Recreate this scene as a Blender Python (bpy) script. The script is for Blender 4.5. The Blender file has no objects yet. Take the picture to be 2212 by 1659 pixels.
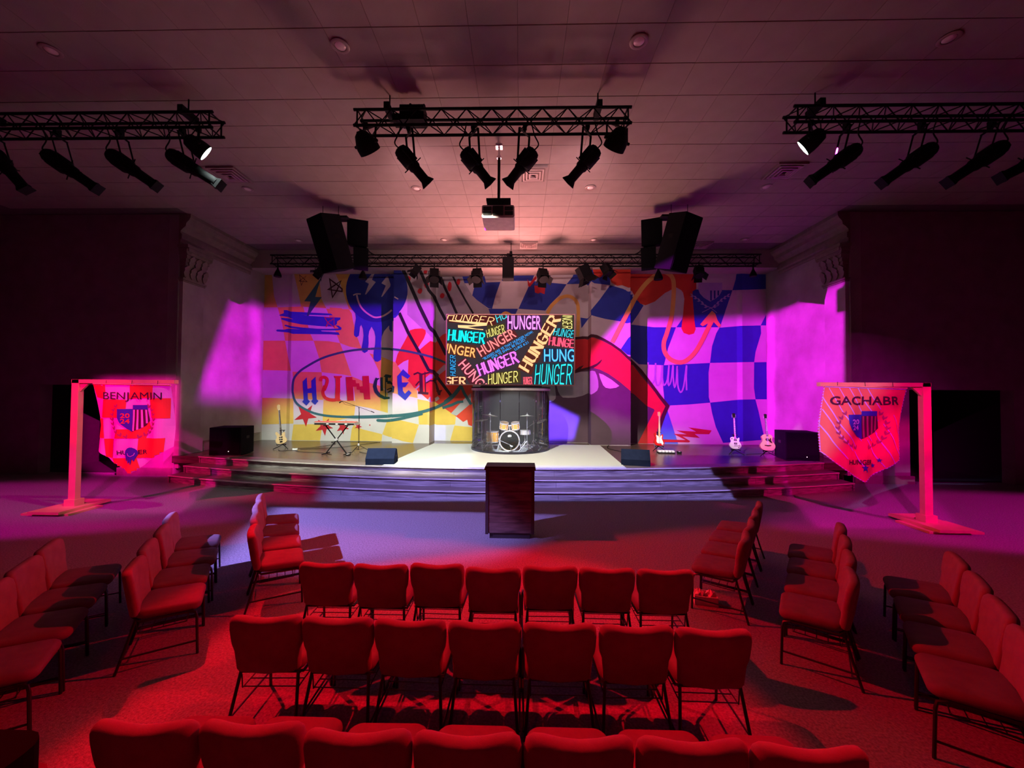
import bpy, bmesh, math, random
from mathutils import Vector, Matrix, Euler
from mathutils.geometry import tessellate_polygon
random.seed(7)
C = bpy.context.scene.collection
SC = bpy.context.scene
R = math.radians

# ------------------------------------------------------------------ camera
F_PX, CX, CY = 830.0, 1106.0, 829.5
CAM_Z = 2.45
cam_d = bpy.data.cameras.new('camera'); cam = bpy.data.objects.new('camera', cam_d); C.objects.link(cam)
cam_d.sensor_width = 36.0; cam_d.lens = F_PX/2212*36.0; cam_d.clip_start = .05; cam_d.clip_end = 200
CAM_M = Euler((R(90+1.28), 0, R(1.26))).to_matrix() @ Matrix.Rotation(R(.37), 3, 'Z')
cam.location = (0, 0, CAM_Z); cam.rotation_euler = CAM_M.to_euler()
SC.camera = cam
def ray(x, y):
    return CAM_M @ Vector(((x-CX)/F_PX, -(y-CY)/F_PX, -1.0))
def atY(x, y, Y):
    d = ray(x, y); return Vector((0, 0, CAM_Z)) + d*(Y/d.y)
def atZ(x, y, Z):
    d = ray(x, y); return Vector((0, 0, CAM_Z)) + d*((Z-CAM_Z)/d.z)
def atX(x, y, X):
    d = ray(x, y); return Vector((0, 0, CAM_Z)) + d*(X/d.x)

# ------------------------------------------------------------------ world, exposure
w = bpy.data.worlds.new('world'); SC.world = w; w.use_nodes = True
w.node_tree.nodes['Background'].inputs[0].default_value = (.03, .012, .014, 1)
w.node_tree.nodes['Background'].inputs[1].default_value = .02
SC.view_settings.view_transform = 'Standard'
try: SC.view_settings.look = 'None'
except Exception: pass
SC.view_settings.gamma = 1; SC.view_settings.exposure = 0.0
SC.view_settings.use_curve_mapping = False
SC.cycles.max_bounces = 6; SC.cycles.diffuse_bounces = 3; SC.cycles.transparent_max_bounces = 12
SC.cycles.sample_clamp_indirect = 4.0

# ------------------------------------------------------------------ stage lanterns (the lights)
STAGE_Z = .57
def lantern(name, pos, target, col, power, quad=None, soft=.03, size=.04, cone=60, blend=.3, label=None):
    d = bpy.data.lights.new(name, 'SPOT'); d.energy = power; d.color = col
    d.shadow_soft_size = size; d.spot_size = R(cone); d.spot_blend = blend
    o = bpy.data.objects.new(name, d); C.objects.link(o); o.location = pos
    q = (Vector(target)-Vector(pos)).to_track_quat('-Z', 'Y'); o.rotation_euler = q.to_euler()
    if quad:
        M = q.to_matrix().transposed(); P = []
        for p in quad:
            l = M @ (Vector(p)-Vector(pos)); P.append((l.x/-l.z, l.y/-l.z))
        d.spot_blend = 0.0; mx = max(math.hypot(*p) for p in P); d.spot_size = min(R(170), 2*math.atan(mx*1.15)+.05)
        cx = sum(p[0] for p in P)/len(P); cy = sum(p[1] for p in P)/len(P)
        d.use_nodes = True; nt = d.node_tree; em = nt.nodes['Emission']
        tc = nt.nodes.new('ShaderNodeTexCoord'); sx = nt.nodes.new('ShaderNodeSeparateXYZ')
        nt.links.new(tc.outputs['Normal'], sx.inputs[0])
        az = nt.nodes.new('ShaderNodeMath'); az.operation = 'ABSOLUTE'; nt.links.new(sx.outputs[2], az.inputs[0])
        ms = []
        for k in (0, 1):
            m = nt.nodes.new('ShaderNodeMath'); m.operation = 'DIVIDE'
            nt.links.new(sx.outputs[k], m.inputs[0]); nt.links.new(az.outputs[0], m.inputs[1]); ms.append(m)
        cb = nt.nodes.new('ShaderNodeCombineXYZ'); nt.links.new(ms[0].outputs[0], cb.inputs[0]); nt.links.new(ms[1].outputs[0], cb.inputs[1])
        cb.inputs[2].default_value = 1.0; prev = None
        for i in range(len(P)):
            (x0, y0), (x1, y1) = P[i], P[(i+1) % len(P)]
            a, b = y1-y0, x0-x1; L = math.hypot(a, b); a /= L; b /= L; c = -(a*x0+b*y0)
            if a*cx+b*cy+c < 0: a, b, c = -a, -b, -c
            dt = nt.nodes.new('ShaderNodeVectorMath'); dt.operation = 'DOT_PRODUCT'; dt.inputs[1].default_value = (a, b, c)
            nt.links.new(cb.outputs[0], dt.inputs[0])
            mr = nt.nodes.new('ShaderNodeMapRange'); mr.interpolation_type = 'SMOOTHSTEP'
            s = soft[i] if isinstance(soft, (list, tuple)) else soft
            mr.inputs[1].default_value = -s/2; mr.inputs[2].default_value = s/2
            nt.links.new(dt.outputs['Value'], mr.inputs[0])
            if prev is None: prev = mr.outputs[0]
            else:
                mm = nt.nodes.new('ShaderNodeMath'); mm.operation = 'MULTIPLY'
                nt.links.new(prev, mm.inputs[0]); nt.links.new(mr.outputs[0], mm.inputs[1]); prev = mm.outputs[0]
        nt.links.new(prev, em.inputs['Strength'])
    return o
MAG = (.84, .012, 1.0); VIO = (.35, .22, 1.0); LAV = (.36, .25, 1.0); WARM = (1, .93, .72); RED = (1, .0, .012); PINK = (1, .0, .5)
wq = lambda pts, Y: [tuple(atY(x, y, Y)) for x, y in pts]
fq = lambda pts, Z: [tuple(atZ(x, y, Z)) for x, y in pts]
ctr = lambda q: tuple(sum(p[k] for p in q)/len(q) for k in range(3))
def profile(name, pos, q, col, power, soft=.03, size=.04): return lantern(name, pos, ctr(q), col, power, q, soft, size)
# magenta washes on the mural, crossing from the opposite truss
qa = wq([(500, 664), (500, 875), (930, 875), (940, 662)], 14.5)
profile('wash_from_right_truss', (5.6, 6.6, 6.7), qa, (.74, .015, 1), 50000, [.03, .10, .03, .03])
qd = [tuple(atX(x, y, -9.98)) for x, y in ((563, 672), (503, 648), (428, 852), (563, 868))]
profile('side_wash_from_right_truss', (5.6, 6.6, 6.7), qd, (.78, 0, 1), 50000, [.02, .03, .06, .01])
qb = [*wq([(1362, 686), (1285, 775), (1295, 930)], 14.2), *wq([(1700, 975), (1700, 684)], 14.5)]
profile('wash_from_left_truss', (-6.6, 6.6, 6.7), qb, MAG, 30000, [.02, .05, .12, .02, .03])
qc = [tuple(atX(x, y, 9.22)) for x, y in ((1658, 684), (1658, 985), (1829, 1095), (1829, 610))]
profile('side_wash_from_left_truss', (-6.6, 6.6, 6.7), qc, MAG, 30000, [.005, .03, .01, .02])
# neutral wash over lower mural and rug
profile('stage_wash_left', (-2.7, 6.7, 6.7), [*wq([(590, 868), (1010, 866)], 14.5), *fq([(1000, 1012), (560, 1004)], .57)], (.93, 1, .84), 6200, [.09, .12, .1, .1])
profile('stage_wash_right', (-1.5, 6.7, 6.7), [*wq([(1180, 900), (1480, 930)], 14.5), *fq([(1420, 1010), (830, 1012)], .57)], WARM, 5200, .08)
profile('blue_special_right', (1.9, 6.6, 6.8), wq([(1180, 868), (1250, 905), (1238, 952), (1180, 952)], 14.7), (.14, .07, 1), 80000, .02)
profile('blue_special_left', (-2.9, 6.6, 6.8), wq([(930, 915), (962, 915), (962, 948), (930, 948)], 14.8), (.2, .22, 1), 5000, .008)
# lavender floor and steps
profile('floor_wash_lavender', (-9.5, 1.8, 6.3), fq([(600, 1096), (1230, 1113), (1110, 1190), (620, 1235), (440, 1235)], 0), LAV, 15500, [.01, .05, .12, .05, .05])
profile('steps_wash', (0.5, 2.5, 7.0), [*fq([(720, 1006), (1533, 1009)], .57), *fq([(1590, 1079), (690, 1083)], 0)], (.34, .27, 1), 9000, [.02, .004, .02, .06])
# red house lights over the seats
profile('red_truss_light', (5.4, 6.3, 6.45), fq([(150, 1125), (560, 1128), (1100, 1183), (1330, 1228)], 0)+[(3.0, -2, 0), (-8, -2, 0)], RED, 3500, .06, .05)
profile('red_truss_light', (-5.8, 6.3, 6.45), fq([(2100, 1150), (1640, 1130), (1110, 1180), (650, 1240)], 0)+[(-3.4, -2, 0), (7.5, -2, 0)], RED, 4300, .06, .05)
lantern('red_rear_light', (-1.8, -3.0, 6.8), (-.3, 3.6, .5), RED, 120, size=.1, cone=60, blend=.6)
profile('guitar_special', (1.5, 6.7, 6.7), wq([(1390, 880), (1700, 880), (1700, 1000), (1390, 1000)], 12.2), (.95, .75, .95), 4000, .03)
profile('drum_special', (-.4, 6.9, 5.5), wq([(1022, 880), (1180, 880), (1180, 990), (1022, 990)], 12.3), (.8, .85, 1), 4500, .02)
lantern('added_ceiling_uplight', (-.35, 13.0, 2.75), (-.35, 11.5, 7.6), (1, .38, .36), 4600, size=1.0, cone=118, blend=1.0)  # added, unseen lamp above the drum shield to make the ceiling glow
# pink and magenta side light
profile('side_wash_left', (-12.6, .6, 7.0), [(-14.8, 6.2, 0), (-14.8, 9.6, 0), (-9.9, 10.3, 0), (-8.2, 9.3, 0), (-5.2, 8.2, 0), (-5.2, 7.2, 0), (-9, 6.0, 0)], (1, .0, .5), 4200, .05)
profile('step_wash_left', (-11.6, 1.0, 6.8), fq([(352, 985), (700, 1000), (640, 1075), (352, 1062)], .2), (1, 0, .14), 6000, .04)
profile('step_wash_right', (11.0, 1.0, 6.8), fq([(1860, 985), (1560, 1000), (1600, 1080), (1860, 1070)], .2), (1, 0, .2), 4500, .04)
profile('side_wash_right', (12.0, .6, 7.0), [(14.4, 6.2, 0), (14.4, 9.6, 0), (9.3, 10.3, 0), (7.6, 9.3, 0), (4.6, 8.2, 0), (4.6, 7.2, 0), (8.6, 6.0, 0)], (1, .0, .5), 4200, .05)
profile('stand_pink_left', (-3.5, .5, 6.5), wq([(110, 790), (395, 790), (395, 1120), (110, 1120)], 7.7), PINK, 4400, .02)
profile('stand_pink_right', (2.5, .5, 6.5), wq([(1760, 790), (2070, 790), (2070, 1150), (1760, 1150)], 7.4), PINK, 4400, .02)
profile('magenta_front_wall_left', (-1.0, 3.5, 7.0), [(-12.2, 10.9, 2.72), (-9.98, 10.9, 2.75), (-9.98, 10.9, 0.0), (-12.2, 10.9, 0)], (1, 0, .42), 42000, .03)
profile('magenta_front_wall_right', (1.0, 3.5, 7.0), [(11.2, 10.9, 2.6), (9.22, 10.9, 3.6), (9.22, 10.9, 0.0), (11.2, 10.9, 0)], (.8, 0, .6), 5500, .2)
for fx in (-2.75, 1.75): lantern('mural_fill', (fx, 6.7, 6.85), (-.4, 14.5, 4.9), (1, .54, .60), 420, size=.1, cone=100, blend=.8)  # added fill lamps, only there to brighten the upper mural
profile('lilac_on_right_banner', (-2.5, 1.5, 6.8), wq([(1760, 815), (1935, 815), (1830, 960), (1762, 1010)], 7.4), (.42, .42, 1), 5200, .02)
lantern('lit_can_spill', (-5.15, 6.42, 6.62), tuple(atY(472, 396, 6.68)), (.85, 1, .9), 260, size=.1, cone=50, blend=.6)

# ------------------------------------------------------------------ mesh helpers
class MB:
    def __init__(s): s.v = []; s.f = []
    def add(s, vs, fs, M=None):
        n = len(s.v)
        s.v += [tuple(M @ Vector(p)) if M is not None else tuple(p) for p in vs]
        s.f += [tuple(n+i for i in f) for f in fs]; return s
    def box(s, c, d, M=None, rz=0):
        x, y, z = d[0]/2, d[1]/2, d[2]/2
        vs = [(sx*x, sy*y, sz*z) for sz in (-1, 1) for sy in (-1, 1) for sx in (-1, 1)]
        T = Matrix.Translation(c) @ Matrix.Rotation(rz, 4, 'Z')
        if M is not None: T = M @ T
        return s.add(vs, [(0, 2, 3, 1), (4, 5, 7, 6), (0, 1, 5, 4), (1, 3, 7, 5), (3, 2, 6, 7), (2, 0, 4, 6)], T)
    def bar(s, a, b, wd, ht=None):
        a, b = Vector(a), Vector(b); ht = ht or wd; z = (b-a); L = z.length; q = z.to_track_quat('Z', 'Y')
        return s.box((0, 0, L/2), (wd, ht, L), Matrix.Translation(a) @ q.to_matrix().to_4x4())
    def tube(s, pts, r, n=8, cap=True):
        pts = [Vector(p) for p in pts]; rs = r if isinstance(r, (list, tuple)) else [r]*len(pts)
        base = len(s.v); up = None
        for i, p in enumerate(pts):
            t = (pts[min(i+1, len(pts)-1)]-pts[max(i-1, 0)])
            if t.length < 1e-9: t = Vector((0, 0, 1))
            t.normalize()
            if up is None: up = Vector((0, 0, 1)) if abs(t.z) < .9 else Vector((1, 0, 0))
            a = t.cross(up); 
            if a.length < 1e-6: a = t.cross(Vector((0, 1, 0)))
            a.normalize(); b = a.cross(t); up = b
            for k in range(n):
                an = 2*math.pi*k/n; s.v.append(tuple(p+(a*math.cos(an)+b*math.sin(an))*rs[i]))
        for i in range(len(pts)-1):
            for k in range(n):
                k2 = (k+1) % n; s.f.append((base+i*n+k, base+i*n+k2, base+(i+1)*n+k2, base+(i+1)*n+k))
        if cap:
            s.f.append(tuple(base+k for k in range(n))[::-1]); e = base+(len(pts)-1)*n
            s.f.append(tuple(e+k for k in range(n)))
        return s
    def lathe(s, prof, n=20, M=None, caps=True):   # prof [(r,z)]
        vs = [(r*math.cos(2*math.pi*k/n), r*math.sin(2*math.pi*k/n), z) for r, z in prof for k in range(n)]
        fs = [(i*n+k, i*n+(k+1) % n, (i+1)*n+(k+1) % n, (i+1)*n+k) for i in range(len(prof)-1) for k in range(n)]
        if caps: fs.append(tuple(range(n))[::-1]); e = (len(prof)-1)*n; fs.append(tuple(e+k for k in range(n)))
        return s.add(vs, fs, M)
    def prism(s, poly, y0, y1, M=None):  # poly [(x,z)] extruded in y
        tri = tessellate_polygon([[Vector((p[0], p[1], 0)) for p in poly]]); n = len(poly)
        vs = [(x, y0, z) for x, z in poly]+[(x, y1, z) for x, z in poly]
        fs = [tuple(t) for t in tri]+[tuple(n+i for i in t) for t in tri]
        fs += [(i, (i+1) % n, n+(i+1) % n, n+i) for i in range(n)]
        return s.add(vs, fs, M)
    def pad(s, poly, t, rnd, M=None, bow=0):  # cushion: outline in x,z, thickness t along y, rounded edge
        n = len(poly); cx = sum(p[0] for p in poly)/n; cz = sum(p[1] for p in poly)/n
        xs = max(abs(p[0]-cx) for p in poly); zs = max(abs(p[1]-cz) for p in poly)
        vs = []; rings = []
        for k in range(7):
            a = math.pi*k/6; ins = rnd*(1-math.sin(a)); y = -t/2*math.cos(a)
            fx, fz = 1-ins/xs, 1-ins/zs
            for x, z in poly:
                X = cx+(x-cx)*fx; vs.append((X, y+bow*X*X, cz+(z-cz)*fz))
        for k in range(6):
            for i in range(n): rings.append((k*n+i, k*n+(i+1) % n, (k+1)*n+(i+1) % n, (k+1)*n+i))
        for k in (0, 6):
            c = len(vs); vs.append((cx, (-t/2-.006 if k == 0 else t/2+.006)+bow*cx*cx, cz))
            for fr in (.55,):
                b = len(vs)
                for i in range(n):
                    p = vs[k*n+i]; X = cx+(p[0]-cx)*fr; vs.append((X, (-t/2-.005 if k == 0 else t/2+.005)+bow*X*X, cz+(p[2]-cz)*fr))
                for i in range(n):
                    rings.append((k*n+i, k*n+(i+1) % n, b+(i+1) % n, b+i)); rings.append((b+i, b+(i+1) % n, c))
        return s.add(vs, rings, M)
def rrect(w_, h_, r, cx=0, cz=0, n=4):
    out = []
    for sx, sz, a0 in ((1, 1, 0), (-1, 1, 90), (-1, -1, 180), (1, -1, 270)):
        for k in range(n+1):
            a = R(a0+90*k/n); out.append((cx+sx*(w_/2-r)+r*math.cos(a), cz+sz*(h_/2-r)+r*math.sin(a)))
    return out
def obj(name, mb, m, parent=None, smooth=False, loc=None, rot=None, fix=True):
    me = bpy.data.meshes.new(name); me.from_pydata(mb.v, [], mb.f); me.update()
    if fix:
        bm = bmesh.new(); bm.from_mesh(me); bmesh.ops.recalc_face_normals(bm, faces=bm.faces); bm.to_mesh(me); bm.free()
    if smooth:
        me.polygons.foreach_set('use_smooth', [True]*len(me.polygons))
        try: me.set_sharp_from_angle(angle=R(45))
        except Exception: pass
    me.materials.append(m)
    o = bpy.data.objects.new(name, me); C.objects.link(o)
    if parent: o.parent = parent
    if loc: o.location = loc
    if rot: o.rotation_euler = rot
    return o
def tag(o, label=None, cat=None, group=None, kind=None):
    if label: o['label'] = label
    if cat: o['category'] = cat
    if group: o['group'] = group
    if kind: o['kind'] = kind
    return o
def thing(name, label, cat, loc=(0, 0, 0), rz=0, group=None, rot=None):
    o = bpy.data.objects.new(name, None); C.objects.link(o); o.location = loc
    o.rotation_euler = rot or (0, 0, rz); o.empty_display_size = .1
    return tag(o, label, cat, group)
def struct(name, mb, m, parent=None, smooth=False):
    o = obj(name, mb, m, parent, smooth)
    if not parent: o['kind'] = 'structure'
    return o
def copy_tree(o, parent=None, name=None):
    c = o.copy(); C.objects.link(c); c.parent = parent
    for ch in list(o.children): copy_tree(ch, c)
    return c

# ------------------------------------------------------------------ materials
def mat(name, col, rough=.6, metal=0, var=.12, scale=8, bump=0, bscale=60, spec=.5, aniso=None, col2=None, clear=0):
    m = bpy.data.materials.new(name); m.use_nodes = True; nt = m.node_tree; b = nt.nodes['Principled BSDF']
    b.inputs['Roughness'].default_value = rough; b.inputs['Metallic'].default_value = metal
    b.inputs['Specular IOR Level'].default_value = spec; b.inputs['Coat Weight'].default_value = clear
    tc = nt.nodes.new('ShaderNodeTexCoord'); mp = nt.nodes.new('ShaderNodeMapping'); nt.links.new(tc.outputs['Object'], mp.inputs[0])
    if aniso: mp.inputs['Scale'].default_value = aniso
    nz = nt.nodes.new('ShaderNodeTexNoise'); nz.inputs['Scale'].default_value = scale; nz.inputs['Detail'].default_value = 5
    nt.links.new(mp.outputs[0], nz.inputs[0])
    rp = nt.nodes.new('ShaderNodeValToRGB'); nt.links.new(nz.outputs[0], rp.inputs[0])
    c2 = col2 or tuple(min(1, c*(1+var)) for c in col); c1 = col if col2 else tuple(c*(1-var) for c in col)
    rp.color_ramp.elements[0].position = .3; rp.color_ramp.elements[1].position = .7
    rp.color_ramp.elements[0].color = (*c1, 1); rp.color_ramp.elements[1].color = (*c2, 1)
    nt.links.new(rp.outputs[0], b.inputs['Base Color'])
    if bump:
        n2 = nt.nodes.new('ShaderNodeTexNoise'); n2.inputs['Scale'].default_value = bscale; nt.links.new(mp.outputs[0], n2.inputs[0])
        bp = nt.nodes.new('ShaderNodeBump'); bp.inputs['Strength'].default_value = bump; bp.inputs['Distance'].default_value = .01
        nt.links.new(n2.outputs[0], bp.inputs['Height']); nt.links.new(bp.outputs[0], b.inputs['Normal'])
    return m
def emit(name, col, st):
    m = bpy.data.materials.new(name); m.use_nodes = True; nt = m.node_tree; nt.nodes.clear()
    e = nt.nodes.new('ShaderNodeEmission'); e.inputs[0].default_value = (*col, 1); e.inputs[1].default_value = st
    o = nt.nodes.new('ShaderNodeOutputMaterial'); nt.links.new(e.outputs[0], o.inputs[0]); return m
def s2l(r, g, b):
    f = lambda c: (c/255/12.92) if c/255 <= .04045 else ((c/255+.055)/1.055)**2.4
    return (f(r), f(g), f(b))
M_black = mat('black_metal', (.006, .006, .007), .7, 0, bump=.1, spec=.12)
M_blackp = mat('black_painted_wood', (.006, .006, .008), .9, 0, bump=.2, bscale=200, spec=.06)
M_chrome = mat('chrome', (.8, .8, .84), .28, .55)
M_carpet = mat('audience_carpet', (.15, .14, .145), .95, 0, scale=55, bump=.5, bscale=160, spec=.1, col2=(.34, .32, .325))
M_stagecarpet = mat('stage_rug', (.38, .405, .40), .95, 0, scale=60, bump=.5, bscale=220, spec=.1, col2=(.50, .53, .53))
M_tile = mat('ceiling_tile', (.29, .24, .22), .9, 0, var=.06, scale=3, bump=.25, bscale=90, spec=.2)
M_grid = mat('ceiling_joint', (.11, .09, .085), .9)
M_wallwhite = mat('mural_ground_white', (.52, .51, .50), .75, 0, var=.05, scale=2, bump=.15, bscale=40, spec=.25)
M_plaster = mat('weathered_plaster', (.28, .25, .215), .9, 0, scale=1.1, bump=.35, bscale=12, col2=(.42, .38, .34), spec=.2)
M_sidewall = mat('maroon_wall', (.20, .11, .10), .85, 0, scale=3)
M_purwall = mat('front_wall_paint', (.26, .20, .20), .85, 0, scale=3)
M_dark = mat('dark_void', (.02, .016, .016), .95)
M_trimwood = mat('plaster_moulding', (.2, .165, .12), .8, 0, scale=6, bump=.3, bscale=20)
def wood(name, c1, c2, rough=.45, ax=(1.1, 14, 14), scale=2.2):
    return mat(name, c1, rough, 0, scale=scale, bump=.12, bscale=8, aniso=ax, col2=c2)
M_floorwood = wood('stage_floor_wood', (.028, .018, .013), (.125, .088, .064), .26, (.7, 7.0, 7), 2.0)
M_riser = wood('step_riser_wood', (.10, .08, .08), (.40, .36, .35), .5, (.55, 6, 15), 2.6)
M_nose = mat('step_edge_highlight', (.55, .5, .47), .35, 0, scale=5)  # pale colour paints in the light caught along each step edge
M_tread = wood('step_tread_wood', (.06, .045, .042), (.2, .165, .15), .35, (.6, 11, 9), 2.4)
M_lect = wood('lectern_wood', (.03, .016, .014), (.14, .085, .07), .5, (1.2, 9, 9), 3.0)
M_lectdark = mat('lectern_dark_trim', (.03, .02, .02), .5)
M_fabric = mat('chair_upholstery', (.21, .13, .14), .95, 0, scale=9, bump=.15, bscale=200, spec=.12, col2=(.26, .17, .18))
M_seat = mat('chair_seat_upholstery_shaded', (.14, .09, .10), .95, 0, scale=9, bump=.15, bscale=200, spec=.12, col2=(.18, .12, .13))  # same upholstery as the backs, darkened to paint in shade on the seats
M_frame = mat('chair_frame_steel', (.03, .025, .025), .35, .6)
M_stand = mat('painted_timber', (.60, .40, .16), .6, 0, var=.08, scale=4, bump=.15, bscale=30)
# ------------------------------------------------------------------ room shell
CEIL = 7.6; XC = -.4; XL, XR, YF, YB = -9.98, 9.22, 10.9, 14.55; ROOM = 15.0; YBULK = 13.8
def prismz(mb, poly, z0, z1):
    tri = tessellate_polygon([[Vector((p[0], p[1], 0)) for p in poly]]); n = len(poly)
    vs = [(x, y, z0) for x, y in poly]+[(x, y, z1) for x, y in poly]
    fs = [tuple(t) for t in tri]+[tuple(n+i for i in t) for t in tri]+[(i, (i+1) % n, n+(i+1) % n, n+i) for i in range(n)]
    return mb.add(vs, fs)
struct('floor', MB().box((XC, 3.5, -.05), (30.4, 23, .1)), M_carpet)
ceil = struct('ceiling', MB().box((XC, 3.2, CEIL+.07), (30.4, 22.4, .1)), M_grid)
TX, TY = .69, .657
tm = MB(); hx, hy = TX/2, TY/2; g = .012
gx, gy = .003, .008
vs = [(-hx+gx, -hy+gy, 0), (hx-gx, -hy+gy, 0), (hx-gx, hy-gy, 0), (-hx+gx, hy-gy, 0), (-hx+.001, -hy+.004, .012), (hx-.001, -hy+.004, .012), (hx-.001, hy-.004, .012), (-hx+.001, hy-.004, .012)]
fs = [(3, 2, 1, 0), (0, 1, 5, 4), (1, 2, 6, 5), (2, 3, 7, 6), (3, 0, 4, 7)]
tm.add(vs, fs)
cells = []
for j in range(-16, 13):
    Y = 5.27+TY*(j+.5)
    if Y+hy > YBULK: continue
    for i in range(-21, 22):
        X = -.07+TX*(i+.5)
        if abs(X-XC) > 14.9: continue
        if Y > YF-.35 and (X-hx < XL+.2 or X+hx > XR-.2): continue
        inview = Y > 4.3 and abs(X) < Y*1.31+.5
        cells.append((0 if inview else 1, abs(Y)+abs(X)*.25, X, Y))
cells.sort(); first = None; rest = MB()
for k, (v, _, X, Y) in enumerate(cells):
    dz = random.uniform(-.0015, .0015)
    if k < 300 and v == 0:
        if first is None: t = obj('ceiling_tile', tm, M_tile, ceil, loc=(X, Y, CEIL+dz)); first = t
        else: t = first.copy(); C.objects.link(t); t.location = (X, Y, CEIL+dz)
    else: rest.add(tm.v, tm.f, Matrix.Translation((X, Y, CEIL+dz)))
o = obj('ceiling_tile_field', rest, M_tile, ceil, fix=False); o['kind'] = 'stuff'
# strips of drywall along the stage walls and the bulkhead above the mural
struct('trim_1', MB().box((XC, (YBULK+YB+.6)/2, (6.97+CEIL)/2+.02), (XR-XL, YB+.6-YBULK, CEIL-6.97+.05)), M_tile)['label'] = 'painted bulkhead above the mural wall'
m = MB(); m.box(((XL-15.4)/2, YF+.15, 5.1), (XL+15.4, .3, 5.0)); m.box((-10.77, YF+.15, 1.3), (1.56, .3, 2.6)); m.box((-14.7, YF+.15, 1.3), (1.4, .3, 2.6))
struct('wall_front_left', m, M_purwall)
m = MB(); m.box(((XR+15.0)/2, YF+.15, 5.1), (15.0-XR, .3, 5.0)); m.box((10.0, YF+.15, 1.3), (1.56, .3, 2.6)); m.box((14.3, YF+.15, 1.3), (1.4, .3, 2.6))
struct('wall_front_right', m, M_purwall)
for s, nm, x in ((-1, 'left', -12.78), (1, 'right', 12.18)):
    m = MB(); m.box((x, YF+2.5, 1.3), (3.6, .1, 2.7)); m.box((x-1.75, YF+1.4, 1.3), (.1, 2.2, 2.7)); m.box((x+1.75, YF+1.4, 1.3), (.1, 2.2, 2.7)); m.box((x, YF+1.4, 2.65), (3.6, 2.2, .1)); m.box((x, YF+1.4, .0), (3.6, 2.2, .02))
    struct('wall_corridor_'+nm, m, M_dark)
    m = MB()
    for a, b in (((x-1.28 if s < 0 else x-1.40), 0),): pass
    struct('wall_outer_'+nm, MB().box((XC+s*15.05, 1.5, 3.8), (.2, 19.2, 7.6)), M_sidewall)
struct('wall_rear', MB().box((XC, -8, 3.8), (30.4, .2, 7.6)), M_sidewall)
m = MB(); m.box((-10.8, YF-.02, .11), (1.6, .06, .22)); m.box((10.05, YF-.02, .11), (1.6, .06, .22)); m.box((XL-.85, YF-.02, 2.72), (.01, .01, .01))
struct('baseboard_front', m, M_trimwood)
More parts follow.
